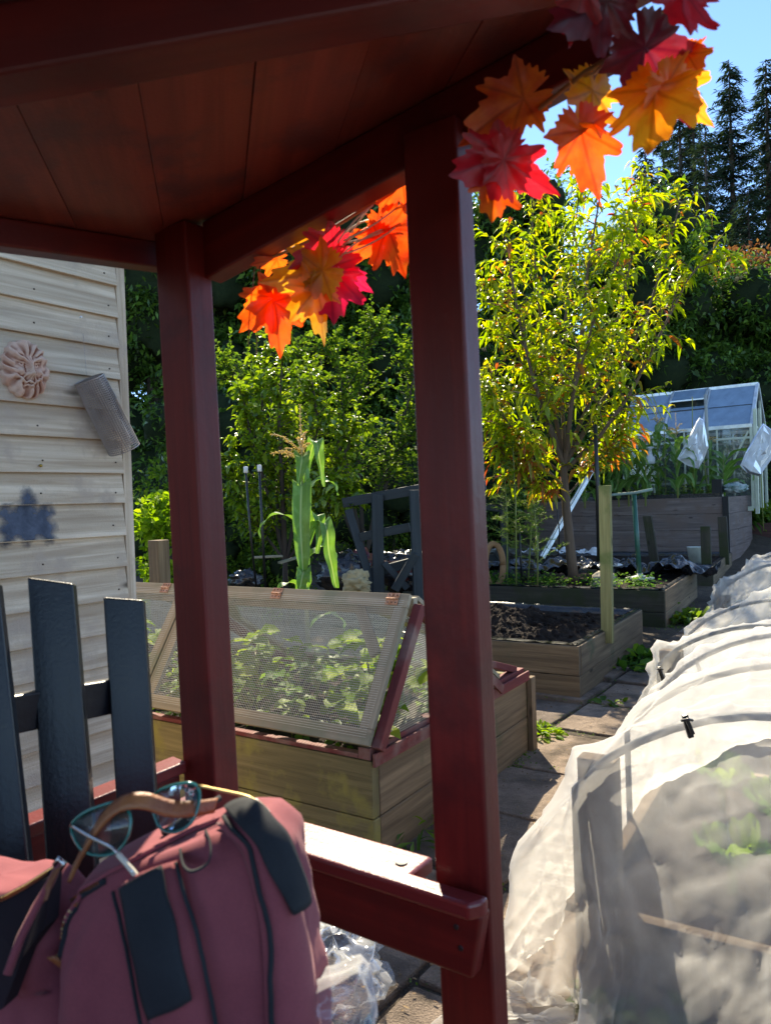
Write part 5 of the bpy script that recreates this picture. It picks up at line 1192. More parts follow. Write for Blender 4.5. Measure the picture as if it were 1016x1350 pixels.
for k, (s, tt, m_, hh, lbl) in enumerate([(.10, .50, L_LIME, .34, 'bright lime leafed strawberry by the right end netting'), (.22, .35, L_LIME, .28, 'lime leafed strawberry low in the right corner of the frame'), (.30, .55, L_LIME, .40, 'tall bright strawberry behind the right end of the lid'), (.62, .40, L_VEG, .25, 'strawberry right of the middle of the front lid'), (.85, .30, L_VEG, .22, 'low mid green strawberry under the middle of the lid'), (.98, .5, L_LIME, .36, 'bright strawberry left of the middle under the lid'), (1.1, .3, L_LIME, .22, 'low lime strawberry right of the left post'), (1.75, .25, L_LIME, .36, 'tall lime strawberry seen left of the left arbour post'), (1.9, .45, L_LIME, .4, 'lime strawberry next to the shed corner'), (.45, .8, L_MID, .3, 'dark strawberry at the back right of the frame'), (.75, .7, L_MID, .3, 'dark strawberry in the back middle of the frame'), (.05, .25, L_LIME, .2, 'small lime strawberry against the red base rail'), (.5, .2, L_MID, .18, 'small dark strawberry at the front of the lid'), (1.25, .6, L_MID, .3, 'dark strawberry hidden behind the left arbour post')]):
    strawb(CFp(s+.06, tt, .38), lbl, 400+k, m_, 11 if hh > .3 else 9, hh, .11 if m_ is L_LIME else .08)
# ================================================================ netted beds on the right
def drape(O, a, b_, na, nb, h, comp, zinit, caps, boxes, steps=260, seed=0, gz=.02, iters=7):
    """position based cloth: falls over capsules and boxes; returns (nb,na,3)"""
    rg = np.random.default_rng(seed); I, J = np.meshgrid(np.arange(na), np.arange(nb))
    X = np.array(O)[None, None]+(I*h*comp)[..., None]*np.array(a)+(J*h*comp)[..., None]*np.array(b_)
    X[..., 2] = zinit
    for k in range(9):
        kx, ky, ph = rg.uniform(4, 22), rg.uniform(4, 22), rg.uniform(0, 6); X[..., 2] += .012*np.sin(I*h*kx*rg.choice([-1, 1])+J*h*ky+ph)
    X[..., :2] += rg.normal(0, .001, X[..., :2].shape)
    V = np.zeros_like(X); dt = 1/50.
    sl = slice
    cons = []
    for st in (0, 1):
        cons += [((sl(None), sl(st, na-1, 2)), (sl(None), sl(st+1, na, 2)), h, 1.0), ((sl(st, nb-1, 2), sl(None)), (sl(st+1, nb, 2), sl(None)), h, 1.0)]
    d2 = h*math.sqrt(2)
    for st in (0, 1):
        cons += [((sl(0, nb-1), sl(st, na-1, 2)), (sl(1, nb), sl(st+1, na, 2)), d2, .12), ((sl(0, nb-1), sl(st+1, na, 2)), (sl(1, nb), sl(st, na-1, 2)), d2, .12)]
    bend = []
    for st in range(4):
        bend += [((sl(None), sl(st, na-2, 4)), (sl(None), sl(st+2, na, 4)), 2*h, .10), ((sl(st, nb-2, 4), sl(None)), (sl(st+2, nb, 4), sl(None)), 2*h, .10)]
    WT = np.ones(X.shape[:2]+(1,), np.float32)
    def solve(X, cs, relax):
        for (s1, s2, L, k) in cs:
            A, B_ = X[s1], X[s2]
            m0, m1 = min(A.shape[0], B_.shape[0]), min(A.shape[1], B_.shape[1]); A = A[:m0, :m1]; B_ = B_[:m0, :m1]
            D_ = B_-A; l = np.sqrt((D_**2).sum(-1, keepdims=True))+1e-9; wa, wb = WT[s1][:m0, :m1], WT[s2][:m0, :m1]; c = D_*((l-L)/l*k/(wa+wb))
            if k < 1 and L > h*1.9: c = np.where(l < L*.8, c, 0)
            A += c*wa; B_ -= c*wb
    X = X.astype(np.float32); V = V.astype(np.float32)
    def collide(X):
        hit = np.zeros(X.shape[:2], bool)
        for (p, r_, rad) in caps:
            p_, q_ = np.array(p, np.float32), np.array(r_, np.float32); lo, hi = np.minimum(p_, q_)-rad, np.maximum(p_, q_)+rad
            m = ((X > lo) & (X < hi)).all(-1)
            if not m.any(): continue
            Y = X[m]; d_ = q_-p_; t = np.clip(((Y-p_)@d_)/(d_@d_), 0, 1)[:, None]; c = p_+t*d_; D_ = Y-c; l = np.sqrt((D_**2).sum(-1, keepdims=True))+1e-9
            ins = (l < rad)[:, 0]; up_ = D_/l; up_[:, 2] = np.abs(up_[:, 2]); Y[ins] = (c+up_*rad)[ins]; X[m] = Y; mm = m.copy(); mm[m] = ins; hit |= mm
        for (o, ax_, ay_, lx, ly, zt) in boxes:
            Q = X[..., :2]-np.array(o)[:2]; u = Q@np.array(ax_)[:2]; v = Q@np.array(ay_)[:2]; z = X[..., 2]; ins = (u > 0) & (u < lx) & (v > 0) & (v < ly) & (z < zt)
            if not ins.any(): continue
            ds = np.stack([u, lx-u, v, ly-v, zt-z], -1); w_ = ds.argmin(-1)
            for k, vec in ((0, -np.array(ax_)), (1, np.array(ax_)), (2, -np.array(ay_)), (3, np.array(ay_)), (4, np.array((0, 0, 1.)))):
                m = ins & (w_ == k); X[m] += (vec[None]*ds[..., k][m][:, None]).astype(np.float32)
            hit |= ins
        low = X[..., 2] < gz; X[..., 2] = np.where(low, gz, X[..., 2]); return hit | low
    for it in range(steps):
        V[..., 2] -= 6*dt; V *= .97
        sp = np.sqrt((V**2).sum(-1, keepdims=True)); V *= np.minimum(1, 1.0/np.maximum(sp, 1e-6))
        P = X.copy(); X += V*dt; solve(X, bend, 1)
        for q in range(iters):
            solve(X, cons if q == 0 else cons[:4], 1)
            if q % 3 == 1: collide(X)
        hit = collide(X)
        D_ = X-P; sp = np.sqrt((D_**2).sum(-1, keepdims=True)); 
        V = D_/dt; V[hit] *= .45; WT[...] = np.where(hit[..., None], .03, 1)
    return X
def upsample(X, h, k=3):
    nb, na = X.shape[:2]
    def up(X, ax):
        n = X.shape[ax]; t = np.linspace(0, n-1, (n-1)*k+1); i = np.minimum(n-2, t.astype(int)); f = (t-i); g = lambda j: np.take(X, np.clip(j, 0, n-1), axis=ax)
        sh = [1, 1, 1]; sh[ax] = len(t); f = f.reshape(sh); a, b_, c, d = g(i-1), g(i), g(i+1), g(i+2)
        return .5*(2*b_+(c-a)*f+(2*a-5*b_+4*c-d)*f*f+(3*b_-a-3*c+d)*f**3)
    return up(up(X.astype(float), 0), 1), h/k
def crinkle(X, h, amp, seed):
    nb, na = X.shape[:2]; n_ = np.cross(np.gradient(X, axis=1), np.gradient(X, axis=0)); n_ = nrm(n_); rg = np.random.default_rng(seed)
    I, J = np.meshgrid(np.arange(na)*h, np.arange(nb)*h)
    def vn(x, y, s):
        r_ = np.random.default_rng(s).random((64, 64)); xi, yi = np.floor(x).astype(int), np.floor(y).astype(int); fx, fy = x-xi, y-yi; fx, fy = fx*fx*(3-2*fx), fy*fy*(3-2*fy)
        g_ = lambda a, b_: r_[a % 64, b_ % 64]
        return (g_(xi, yi)*(1-fx)+g_(xi+1, yi)*fx)*(1-fy)+(g_(xi, yi+1)*(1-fx)+g_(xi+1, yi+1)*fx)*fy
    d_ = np.zeros((nb, na))
    for k, (fr, am, st) in enumerate(((4, .8, 3.0), (7, .8, 2.6), (12, .7, 2.6), (20, .45, 2.0), (30, .25, 1.5))):
        th = rg.uniform(0, 3.14); wx, wy = vn(I*3+7*k, J*3, seed+k)*1.2, vn(I*3, J*3+9*k, seed+k+50)*1.2; u = (I*math.cos(th)+J*math.sin(th))*fr+wx*2; v = (-I*math.sin(th)+J*math.cos(th))*fr/st+wy*2
        d_ += am*1.9*np.maximum(0, 1-np.abs(2*vn(u, v, seed+k+9)-1)*1.15)**(2.0+.7*k)
    lowf = vn(I*2.2, J*2.2, seed+77); m = .35+1.0*lowf
    Y = X+n_*(amp*(d_-d_.mean())*m)[..., None]; Y[..., 2] = np.maximum(Y[..., 2], X[..., 2].min()-.005); return Y
def netmat(name, c=(.80, .78, .74), op=.40, edge=.9):
    m, nt, nd, lk = newmat(name)
    tr_ = N(nt, 'ShaderNodeBsdfTransparent'); df = N(nt, 'ShaderNodeBsdfDiffuse'); df.inputs[0].default_value = col(c); tl = N(nt, 'ShaderNodeBsdfTranslucent'); tl.inputs[0].default_value = col(c)
    tcn = nd.new('ShaderNodeTexCoord'); f = noisetex(nt, tcn.outputs['Object'], 9, 5, .6)
    m1 = N(nt, 'ShaderNodeMixShader'); m1.inputs[0].default_value = .68; lk.new(df.outputs[0], m1.inputs[1]); lk.new(tl.outputs[0], m1.inputs[2])
    lw = N(nt, 'ShaderNodeLayerWeight', Blend=.35); fac = ramp(nt, lw.outputs['Facing'], [(0, (op, op, op)), (.5, ((op+edge)/2,)*3), (1, (edge,)*3)])
    v = mixc(nt, .35, fac, mixc(nt, f, (.0, .0, .0), (1, 1, 1)), 'OVERLAY')
    m2 = N(nt, 'ShaderNodeMixShader'); lk.new(v, m2.inputs[0]); lk.new(tr_.outputs[0], m2.inputs[1]); lk.new(m1.outputs[0], m2.inputs[2]); out(nt, m2.outputs[0]); return m
M_NET = netmat('insect_netting', (.76, .74, .71), .42, .84); M_NET2 = netmat('insect_netting_far', (.72, .71, .68), .34, .82)
M_HOOP = simple('grey_pvc_hoop', (.16, .17, .17), .5)
n1, n2 = E1, Vector((.52, .854, 0)).normalized(); n1 = Vector((n2.y, -n2.x, 0))
def netbed(O, W_, L, label_bed, zp, hoops, ztop, zside, labels=None):
    """raised bed with corner posts and hoops"""
    O = Vector(O); t = thing('raised_bed', label_bed, 'raised bed', O, 'timber raised beds along the path'); zb = O.z
    for nm, A, B_, inn in (('front_boards', O, O+n1*W_, n2), ('side_boards', O+n2*.05, O+n2*L, n1), ('back_boards', O+n2*L, O+n2*L+n1*W_, -n2), ('side_boards', O+n1*W_+n2*.05, O+n1*W_+n2*L, -n1)):
        bd = MB(); board_side(bd, A, B_, zb-.02, zb+.30, 2, .04, inn); bd.build(nm, W_BED, t, bevel=.004)
    bd = MB(); bd.grid(lambda u, v: O+n1*(.03+(W_-.06)*u)+n2*(.03+(L-.06)*v)+UZ*(.24+.02*fbm(u*5, v*5, O.x)), 20, 20); bd.build('soil', M_SOIL, t, smooth=True)
    bd = MB(); bd.box(O+n1*.0+n2*.05, n1*.105, n2*.06, UZ*(zp-zb)); bd.build('corner_post', W_BED, t, bevel=.005)
    caps = [(tuple(O+n1*.02+n2*.05+UZ*(zp-zb)), tuple(O+n1*.09+n2*.10+UZ*(zp-zb)), .04)]
    for tt in hoops:
        pts = []
        for k in range(13):
            f = k/12; z = zside+(ztop-zside)*math.sin(math.pi*min(1, f*1.0))**.75 if 0 < f < 1 else zside
            pts.append(O+n1*(W_*f)+n2*tt+UZ*(z-zb))
        full = [O+n2*tt+UZ*.1]+pts+[O+n1*W_+n2*tt+UZ*.1]
        bd = MB(); bd.tube(full, .0105, 8); bd.build('hoop', M_HOOP, t, smooth=True)
        for p, q in zip(full[:-1:1], full[1::1]): caps.append((tuple(p), tuple(q), .036))
    return t, caps
def brassica(p, label, seed, s=1.0, grp='brassicas under the net'):
    rq = random.Random(seed); t = thing('brassica_plant', label, 'brassica', p, grp); p = Vector(p)
    for k in range(9):
        a = k*2.4+rq.uniform(-.3, .3); dh = Vector((math.cos(a), math.sin(a), 0)); sdv = dh.cross(UZ); L = .24*s*rq.uniform(.7, 1.1); asc = 1.25-.09*k
        def fn(u, v, dh=dh, sdv=sdv, L=L, asc=asc, sd_=seed+k):
            an = asc-.7*v; x = (u-.5)*2; w_ = .085*s*(math.sin(math.pi*min(1, max(0.0, (v-.15)/.85))**.8)+.05); c = p+UZ*.10*s+dh*L*v*math.cos(asc*.9)+UZ*L*math.sin(asc)*(v-.35*v*v)
            return c+sdv*x*w_+UZ*(.03*s*abs(x)**2+.012*math.sin(v*19+x*7+sd_))
        bd = MB(); bd.grid(fn, 6, 14); bd.build('leaf', L_LIME if k < 3 else L_VEG, t, smooth=True)
    bd = MB(); bd.tube([p-UZ*.02, p+UZ*.14*s], .012, 6); bd.build('stem', M_STALK, t)
def finish(X, h, mat, label, nm='insect_net', grp='sheets of white insect netting over the beds'):
    nb, na = X.shape[:2]; V = X.reshape(-1, 3); i = np.arange(nb*na).reshape(nb, na); Fq = np.stack([i[:-1, :-1], i[:-1, 1:], i[1:, 1:], i[1:, :-1]], -1).reshape(-1, 4)
    base = Vector((float(V[:, 0].mean()), float(V[:, 1].mean()), 0)); t = thing(nm, label, 'netting', base, grp)
    o = npmesh('sheet', V-np.array(base), Fq, mat, None, True); o.parent = t
    per = [tuple(p) for p in X[0]]+[tuple(p) for p in X[1:, -1]]+[tuple(p) for p in X[-1, ::-1]][1:]+[tuple(p) for p in X[::-1, 0]][1:]
    bd = MB(); bd.tube([Vector(p) for p in per], .0016, 4, cap=False); bd.build('hem', mat, t, smooth=True); return t
# --- net 1 (nearest)
c1 = D(752, 1006, 2.0); O1 = Vector((c1.x, 2.0, 0))
t1, caps = netbed(O1, 1.05, 1.25, 'near raised bed hidden beneath the closest white netting', c1.z, (.03, .62, 1.22), .86, .60)
bxs = [(tuple(O1-n1*.012-n2*.012), tuple(n1), tuple(n2), 1.075, 1.275, .315), (tuple(O1-n1*.01+n2*.04), tuple(n1), tuple(n2), .125, .08, c1.z+.01)]
caps.append((tuple(O1-n1*.17-n2*.02+UZ*.05), tuple(O1-n1*.13+n2*.02+UZ*.40), .05)); caps.append((tuple(O1-n1*.13+n2*.02+UZ*.40), tuple(O1-n1*.06+n2*.7+UZ*.36), .05)); caps.append((tuple(O1+n1*.1-n2*.22+UZ*.04), tuple(O1+n1*.9-n2*.12+UZ*.12), .07))
caps.append((tuple(O1+n1*.5+UZ*.42+n2*.3), tuple(O1+n1*.5+n2*.95+UZ*.42), .10))
an = R(-10); ca, sa = math.cos(an), math.sin(an); a1 = n1*ca-n2*sa; b1 = n2*ca+n1*sa     # cloth turned a little
hs = .028; SO = O1-a1*.34-b1*.60
X1 = drape(tuple(SO), tuple(a1), tuple(b1), 84, 88, hs, .84, 1.0, caps, bxs, 210, 3, gz=.05)
X1, hs = upsample(X1, hs); X1 = crinkle(X1, hs, .011, 4)
finish(X1, hs, M_NET, 'nearest sheet of white netting slumped over hoops beside the near post')
for k, (s, tt) in enumerate([(.35, .35), (.62, .28), (.45, .75), (.8, .7), (.25, .95), (.85, .3)]):
    p = O1+n1*s+n2*tt+UZ*.25; brassica(p, ['pale leafy brassica at the front left under the nearest net', 'leafy brassica at the front middle under the nearest net', 'brassica in the centre under the nearest net', 'brassica at the right centre under the nearest net', 'brassica at the back left under the nearest net', 'brassica at the front right under the nearest net'][k], 500+k, .72)
def clip(px, py, d, lb):
    p = D(px, py, d); bd = MB(); q = D(px+8, py+24, d+.01)
    bd.beam(p+UZ*.01, q, .014, .010, up=Vector((0, 1, 0))); bd.beam(p+UZ*.004-Vector((0, .012, 0)), q-Vector((.0, .014, -.012)), .009, .008, up=Vector((0, 1, 0)))
    bd.tube([p+Vector((-.014, -.012, 0)), p+Vector((0, -.024, .006)), p+Vector((.014, -.012, 0))], .004, 6)
    tag(bd.build('net_clip', M_BLK, bevel=.002), lb, 'clip', 'black clips on the netting')
clip(902, 948, 1.80, 'black spring clip on top of the nearest net')
# --- net 2
c2 = D(872, 858, 3.55); O2 = Vector((c2.x, 3.62, 0))
t2, caps = netbed(O2, 1.0, 1.25, 'raised bed beneath the middle sheet of netting', c2.z-.02, (.03, .95), .78, .56)
bxs = [(tuple(O2-n1*.012-n2*.012), tuple(n1), tuple(n2), 1.03, 1.275, .315), (tuple(O2-n1*.01+n2*.04), tuple(n1), tuple(n2), .125, .08, c2.z)]
SO = O2-n1*.62-n2*.75
X2 = drape(tuple(SO+n1*.26), tuple(n1), tuple(n2), 66, 82, .036, .84, .95, caps, bxs, 160, 5, gz=.05)
X2, h2 = upsample(X2, .036, 2); X2 = crinkle(X2, h2, .026, 14)
finish(X2, .036, M_NET2, 'middle sheet of white netting, crumpled, behind the nearest one')
clip(868, 882, 3.45, 'upper black clip on the middle net'); clip(916, 870, 3.3, 'right black clip on the middle net')
for k, (s, tt) in enumerate([(.3, .3), (.7, .35), (.5, .9)]):
    brassica(O2+n1*s+n2*tt+UZ*.25, ['brassica at the front left under the middle net', 'brassica at the front right under the middle net', 'brassica at the back under the middle net'][k], 520+k, .85)
# --- net 3
c3 = D(948, 788, 5.4); O3 = Vector((c3.x, 5.5, g(5.5)))
t3, caps = netbed(O3, 1.0, 1.5, 'raised bed beneath the farthest sheet of netting', c3.z, (.05, 1.2), .88, .60)
bxs = [(tuple(O3-n1*.012-n2*.012), tuple(n1), tuple(n2), 1.03, 1.52, g(5.5)+.315)]
X3 = drape(tuple(O3-n1*.35-n2*.62), tuple(n1), tuple(n2), 58, 70, .045, .84, 1.1, caps, bxs, 140, 6, gz=.09)
X3, h3 = upsample(X3, .045, 2); X3 = crinkle(X3, h3, .05, 24)
finish(X3, .045, M_NET2, 'farthest sheet of white netting, tangled, nearest the low bed')
# ================================================================ backpack on the seat
from mathutils.bvhtree import BVHTree
def fabric(name, c, c2, rough=.85, wv=1500, bs_=.15, blot=9):
    m, nt, nd, lk = newmat(name); tcn = nd.new('ShaderNodeTexCoord'); ob = tcn.outputs['Object']
    f = noisetex(nt, ob, blot, 5, .6); b = N(nt, 'ShaderNodeBsdfPrincipled', Roughness=rough); b.inputs['Specular IOR Level'].default_value = .25; b.inputs['Sheen Weight'].default_value = .12 if c[0] > .1 else 0; b.inputs['Sheen Roughness'].default_value = .5
    b.inputs['Sheen Tint'].default_value = (1, .8, .8, 1)
    wvt = N(nt, 'ShaderNodeTexVoronoi', Scale=wv); lk.new(ob, wvt.inputs['Vector'])
    lk.new(mixc(nt, ramp(nt, noisetex(nt, ob, 500, 2), [(.4, (0, 0, 0)), (.7, (.2, .2, .2))]), ramp(nt, f, [(.35, c), (.65, c2)]), tuple(min(1, x*1.5) for x in c)), b.inputs['Base Color'])
    lk.new(bump(nt, wvt.outputs['Distance'], bs_, .0008), b.inputs['Normal']); out(nt, b.outputs[0]); return m
F_BURG = fabric('burgundy_canvas', (.25, .060, .070), (.19, .042, .054))
F_BLK = fabric('black_webbing', (.022, .026, .03), (.012, .014, .018))
F_IN = fabric('painted_opening_shade', (.02, .01, .014), (.012, .008, .01))
M_LEATH = simple('tan_leather', (.30, .11, .035), .5, c2=(.20, .06, .02), nscale=40, bumpst=.3, bscale=200)
M_GOLD = simple('antique_brass', (.5, .36, .16), .35, 1.0)
M_SILV = simple('silver_metal', (.7, .7, .68), .25, 1.0)
bp = thing('backpack', 'burgundy canvas backpack with black strap panels and tan leather handle slumped by the armrest', 'backpack', (-.2, .75, .49))
wd = Vector((.965, -.26, 0)).normalized(); td = Vector((.26, .965, 0)).normalized(); upb = Vector((-.06, .20, .97)).normalized()
def loft(C0, Hh, wb, wt, tb_, tt, seed, pw=3.6, round_=.035, n=96, rings=60, amp=.006, skew=0):
    bd = MB()
    def pt(u, v):
        vs = .86                                   # below: side wall, above: rounded top closing inwards
        if v < vs: h = v/vs; k = 1.0; 
        else: h = 1.0; k = max(.0, 1-(v-vs)/(1-vs))
        w_ = wb+(wt-wb)*h; t_ = tb_+(tt-tb_)*h; a = 2*math.pi*u; cx, sy = math.cos(a), math.sin(a); sg = lambda x: (abs(x)**(2/pw))*(1 if x > 0 else -1)
        rr2 = round_; z = Hh*h-(rr2 if True else 0)*h
        if v >= vs:
            ph = (1-k)*math.pi/2; edge = math.sin(ph); k2 = (1-edge) if edge < 1 else 0; z = Hh-rr2+rr2*math.sin(min(1, (1-k)*2.2)*math.pi/2); k2 = k**.55
            w_ *= k2; t_ *= k2
        p = C0+wd*(w_*sg(cx))+td*(t_*sg(sy)); p = p+upb*(z+skew*(w_*sg(cx))*(h if v < vs else 1)); nrm2 = (wd*cx+td*sy)
        f = fbm(p.x*7+seed, p.y*7, p.z*6, 4)*amp+.5*amp*math.sin(p.z*60+9*fbm(p.x*5, p.y*5, seed))*abs(fbm(p.x*6, p.z*4, seed+4))*2
        return p+nrm2*f*2*(1 if v < .9 else .4)+upb*f*(1.6 if h > .8 else 0)
    bd.grid(pt, n, rings); return bd, pt
C0 = D(212, 1350, .70); C0 = C0-upb*.21+td*.06
top = D(225, 1095, .80); Hh = (top-C0).dot(upb)
lb_, ptf = loft(C0, Hh, .150, .124, .095, .072, 3, skew=.33, amp=.0045)
body = lb_.build('body', F_BURG, bp, smooth=True)
bvh = BVHTree.FromPolygons([Vector(v) for v in lb_.v], lb_.f)
def onbag(px, py, off=0, dflt=.74):
    o = Vector((0, 0, H)); d = (D(px, py, 1)-o).normalized(); h = bvh.ray_cast(o, d)
    if h[0] is None:
        h = bvh.find_nearest(D(px, py, dflt))
    n = h[1]; n = n if n.dot(d) < 0 else -n
    return h[0]+n*off
def patch(name, quad, m, off=.003, bulge=.004, nu=10, nv=24, parent=None, th=.003):
    """quad: two polylines (left edge, right edge) in pixels, top to bottom"""
    Lf, Rt = quad
    def at(pl, v):
        x = v*(len(pl)-1); i = min(len(pl)-2, int(x)); f = x-i; return (pl[i][0]*(1-f)+pl[i+1][0]*f, pl[i][1]*(1-f)+pl[i+1][1]*f)
    def fn(u, v):
        a, b_ = at(Lf, v), at(Rt, v); return onbag(a[0]*(1-u)+b_[0]*u, a[1]*(1-u)+b_[1]*u, off+bulge*(1-(2*u-1)**4))
    bd = MB(); bd.grid(fn, nu, nv); A = np.array([tuple(q) for q in bd.v]).reshape(nv+1, nu+1, 3)
    for _ in range(6):
        B = A.copy(); B[1:-1] = (A[:-2]+A[2:]+2*A[1:-1])/4; A = B.copy(); A[:, 1:-1] = (B[:, :-2]+B[:, 2:]+2*B[:, 1:-1])/4
    bd.v = [tuple(q) for q in A.reshape(-1, 3)]; return bd.build(name, m, parent or bp, smooth=True, solid=th)
def cord(name, pts, r, m, off=.003, parent=None, n=6):
    P = []; 
    for (a, c), (b_, d_) in zip(pts, pts[1:]):
        k = max(2, int(math.hypot(b_-a, d_-c)/6))
        for i in range(k): P.append(onbag(a+(b_-a)*i/k, c+(d_-c)*i/k, off))
    P.append(onbag(*pts[-1], off)); 
    P = [P[0]]+[(P[i-1]+P[i]*2+P[i+1])/4 for i in range(1, len(P)-1)]+[P[-1]]
    bd = MB(); bd.tube(P, r, n); return bd.build(name, m, parent or bp, smooth=True)
s1 = patch('shoulder_strap', ([(160, 1172), (178, 1240), (200, 1345), (205, 1375)], [(238, 1135), (262, 1230), (284, 1345), (290, 1375)]), F_BURG, .004, .012)
patch('mesh_panel', ([(174, 1172), (192, 1250), (210, 1332)], [(228, 1144), (244, 1220), (262, 1300)]), F_BLK, .019, .003, parent=s1)
s2 = patch('shoulder_strap', ([(288, 1092), (322, 1120), (345, 1220), (352, 1375)], [(345, 1072), (382, 1150), (404, 1240), (420, 1375)]), F_BURG, .004, .010)
patch('mesh_panel', ([(302, 1086), (338, 1120), (370, 1200)], [(338, 1074), (368, 1110), (390, 1186)]), F_BLK, .017, .003, parent=s2)
cord('piping', [(70, 1215), (100, 1180), (150, 1150), (210, 1120), (262, 1094), (300, 1080), (345, 1084), (368, 1120), (392, 1200), (410, 1290), (420, 1370)], .0028, F_BURG)
cord('piping', [(240, 1138), (268, 1230), (296, 1370)], .0022, F_BLK, .010)
cord('piping', [(300, 1092), (330, 1120), (350, 1220), (358, 1370)], .0025, F_BLK, .012)
cord('piping', [(158, 1176), (176, 1245), (196, 1370)], .0022, F_BLK, .010)
# grab loop
P = [onbag(240, 1120, .003), onbag(252, 1142, .014), onbag(270, 1152, .022), onbag(288, 1140, .022), onbag(287, 1118, .014), onbag(272, 1098, .003)]
bd = MB(); 
def band(bd, P, wdir, w_, k=26):
    def cr(a, b_, c, d_, u): return .5*((2*b_)+(-a+c)*u+(2*a-5*b_+4*c-d_)*u*u+(-a+3*b_-3*c+d_)*u**3)
    def at(v):
        x = v*(len(P)-1); i = min(len(P)-2, int(x)); return cr(P[max(0, i-1)], P[i], P[i+1], P[min(len(P)-1, i+2)], x-i)
    bd.grid(lambda u, v: at(v)+wdir*((u-.5)*w_), 3, k)
band(bd, P, Vector((.2, -.9, .35)).normalized(), .016); bd.build('hanging_loop', F_BLK, bp, smooth=True, solid=.0018)
# leather carrying handle
P = [D(95, 1152, .765), D(112, 1118, .765), D(135, 1082, .765), D(160, 1060, .765), D(190, 1056, .77), D(225, 1066, .78), D(255, 1066, .79), D(284, 1062, .81)]
bd = MB(); band(bd, P, Vector((.1, .75, .75)).normalized(), .017, 50); hd = bd.build('carry_handle', M_LEATH, bp, smooth=True, solid=.004)
# left zip, teeth and pull
zp = [(44, 1262), (62, 1228), (84, 1200), (112, 1178), (140, 1160)]
cord('zip_tape', zp, .0045, F_BLK, .000)
P = []
for (a, c), (b_, d_) in zip(zp, zp[1:]):
    for i in range(9): P.append(onbag(a+(b_-a)*i/9, c+(d_-c)*i/9, .004))
bd = MB()
for p, q in zip(P, P[1:]):
    dd_ = (q-p).normalized(); bd.cbox(p, .0035, .0016, .0016, dd_.cross(Vector((0, -1, 0))).normalized(), dd_, dd_.cross(dd_.cross(Vector((0, -1, 0)))).normalized())
kind(bd.build('zip_teeth', M_GOLD, bp), 'stuff')
p = onbag(44, 1255, .008); bd = MB(); bd.cbox(p, .010, .006, .016); bd.build('zip_slider', M_SILV, bp, bevel=.0015)
bd = MB(); band(bd, [onbag(42, 1262, .010), onbag(38, 1290, .009), onbag(32, 1320, .008), onbag(26, 1365, .008)], Vector((1, 0, .2)), .008, 18); bd.build('zip_pull', M_LEATH, bp, smooth=True, solid=.0015)
# top zip under the glasses
tz = MB(); P = [D(x, y, d) for x, y, d in ((215, 1098, .80), (240, 1082, .82), (268, 1066, .84), (290, 1052, .86))]
tz.tube(P, .004, 6); tz.build('zip_tape', F_BLK, bp, smooth=True)
# open front pocket to the left
C1 = D(-30, 1350, .78)-upb*.2+td*.03; top1 = D(-10, 1140, .90)
lp_, _ = loft(C1, (top1-C1).dot(upb), .12, .105, .055, .048, 31, amp=.006, skew=.1); fp = lp_.build('front_pocket', F_BURG, bp, smooth=True)
bd = MB(); P = [D(-30, 1198, .775), D(10, 1182, .78), D(36, 1168, .785), D(64, 1150, .80), D(84, 1138, .82)]; bd.tube(P, .0038, 6); bd.build('zip_tape', F_BLK, fp, smooth=True)
bd = MB()
for k in range(46):
    f = k/45*(len(P)-1); i = min(len(P)-2, int(f)); p = P[i].lerp(P[i+1], f-i)+Vector((0, -.004, .001)); bd.cbox(p, .0012, .0014, .0045)
kind(bd.build('zip_teeth', M_GOLD, fp), 'stuff')
bd = MB(); Q = [D(-30, 1204, .773), D(66, 1156, .79), D(60, 1222, .745), D(30, 1262, .735), D(4, 1330, .72), D(-30, 1350, .72)]  # flat dark patch standing in for the shade inside the open bag
b0 = 0; bd.v = [tuple(q) for q in Q]+[tuple(q+td*.02) for q in Q]; n = 6; bd.face(list(range(n))[::-1]); bd.face([n+i for i in range(n)])
for i in range(n): j = (i+1) % n; bd.face([i, j, n+j, n+i])
bd.build('opening_shade', F_IN, bp)
bd = MB(); P = [D(78, 1140, .80), D(66, 1165, .775), D(48, 1195, .755), D(28, 1235, .735), D(10, 1285, .72)]; bd.tube(P, .0045, 6); bd.build('piping', F_BURG, bp, smooth=True)
bd = MB(); bd.tube([D(72, 1140, .79), D(78, 1132, .79), D(86, 1138, .79), D(80, 1146, .79)], .003, 6); bd.build('zip_slider', M_SILV, bp, smooth=True)
bd = MB(); band(bd, [D(76, 1145, .785), D(66, 1165, .77), D(58, 1188, .76)], Vector((1, 0, .3)), .007, 10); bd.build('zip_pull', M_LEATH, bp, smooth=True, solid=.0015)
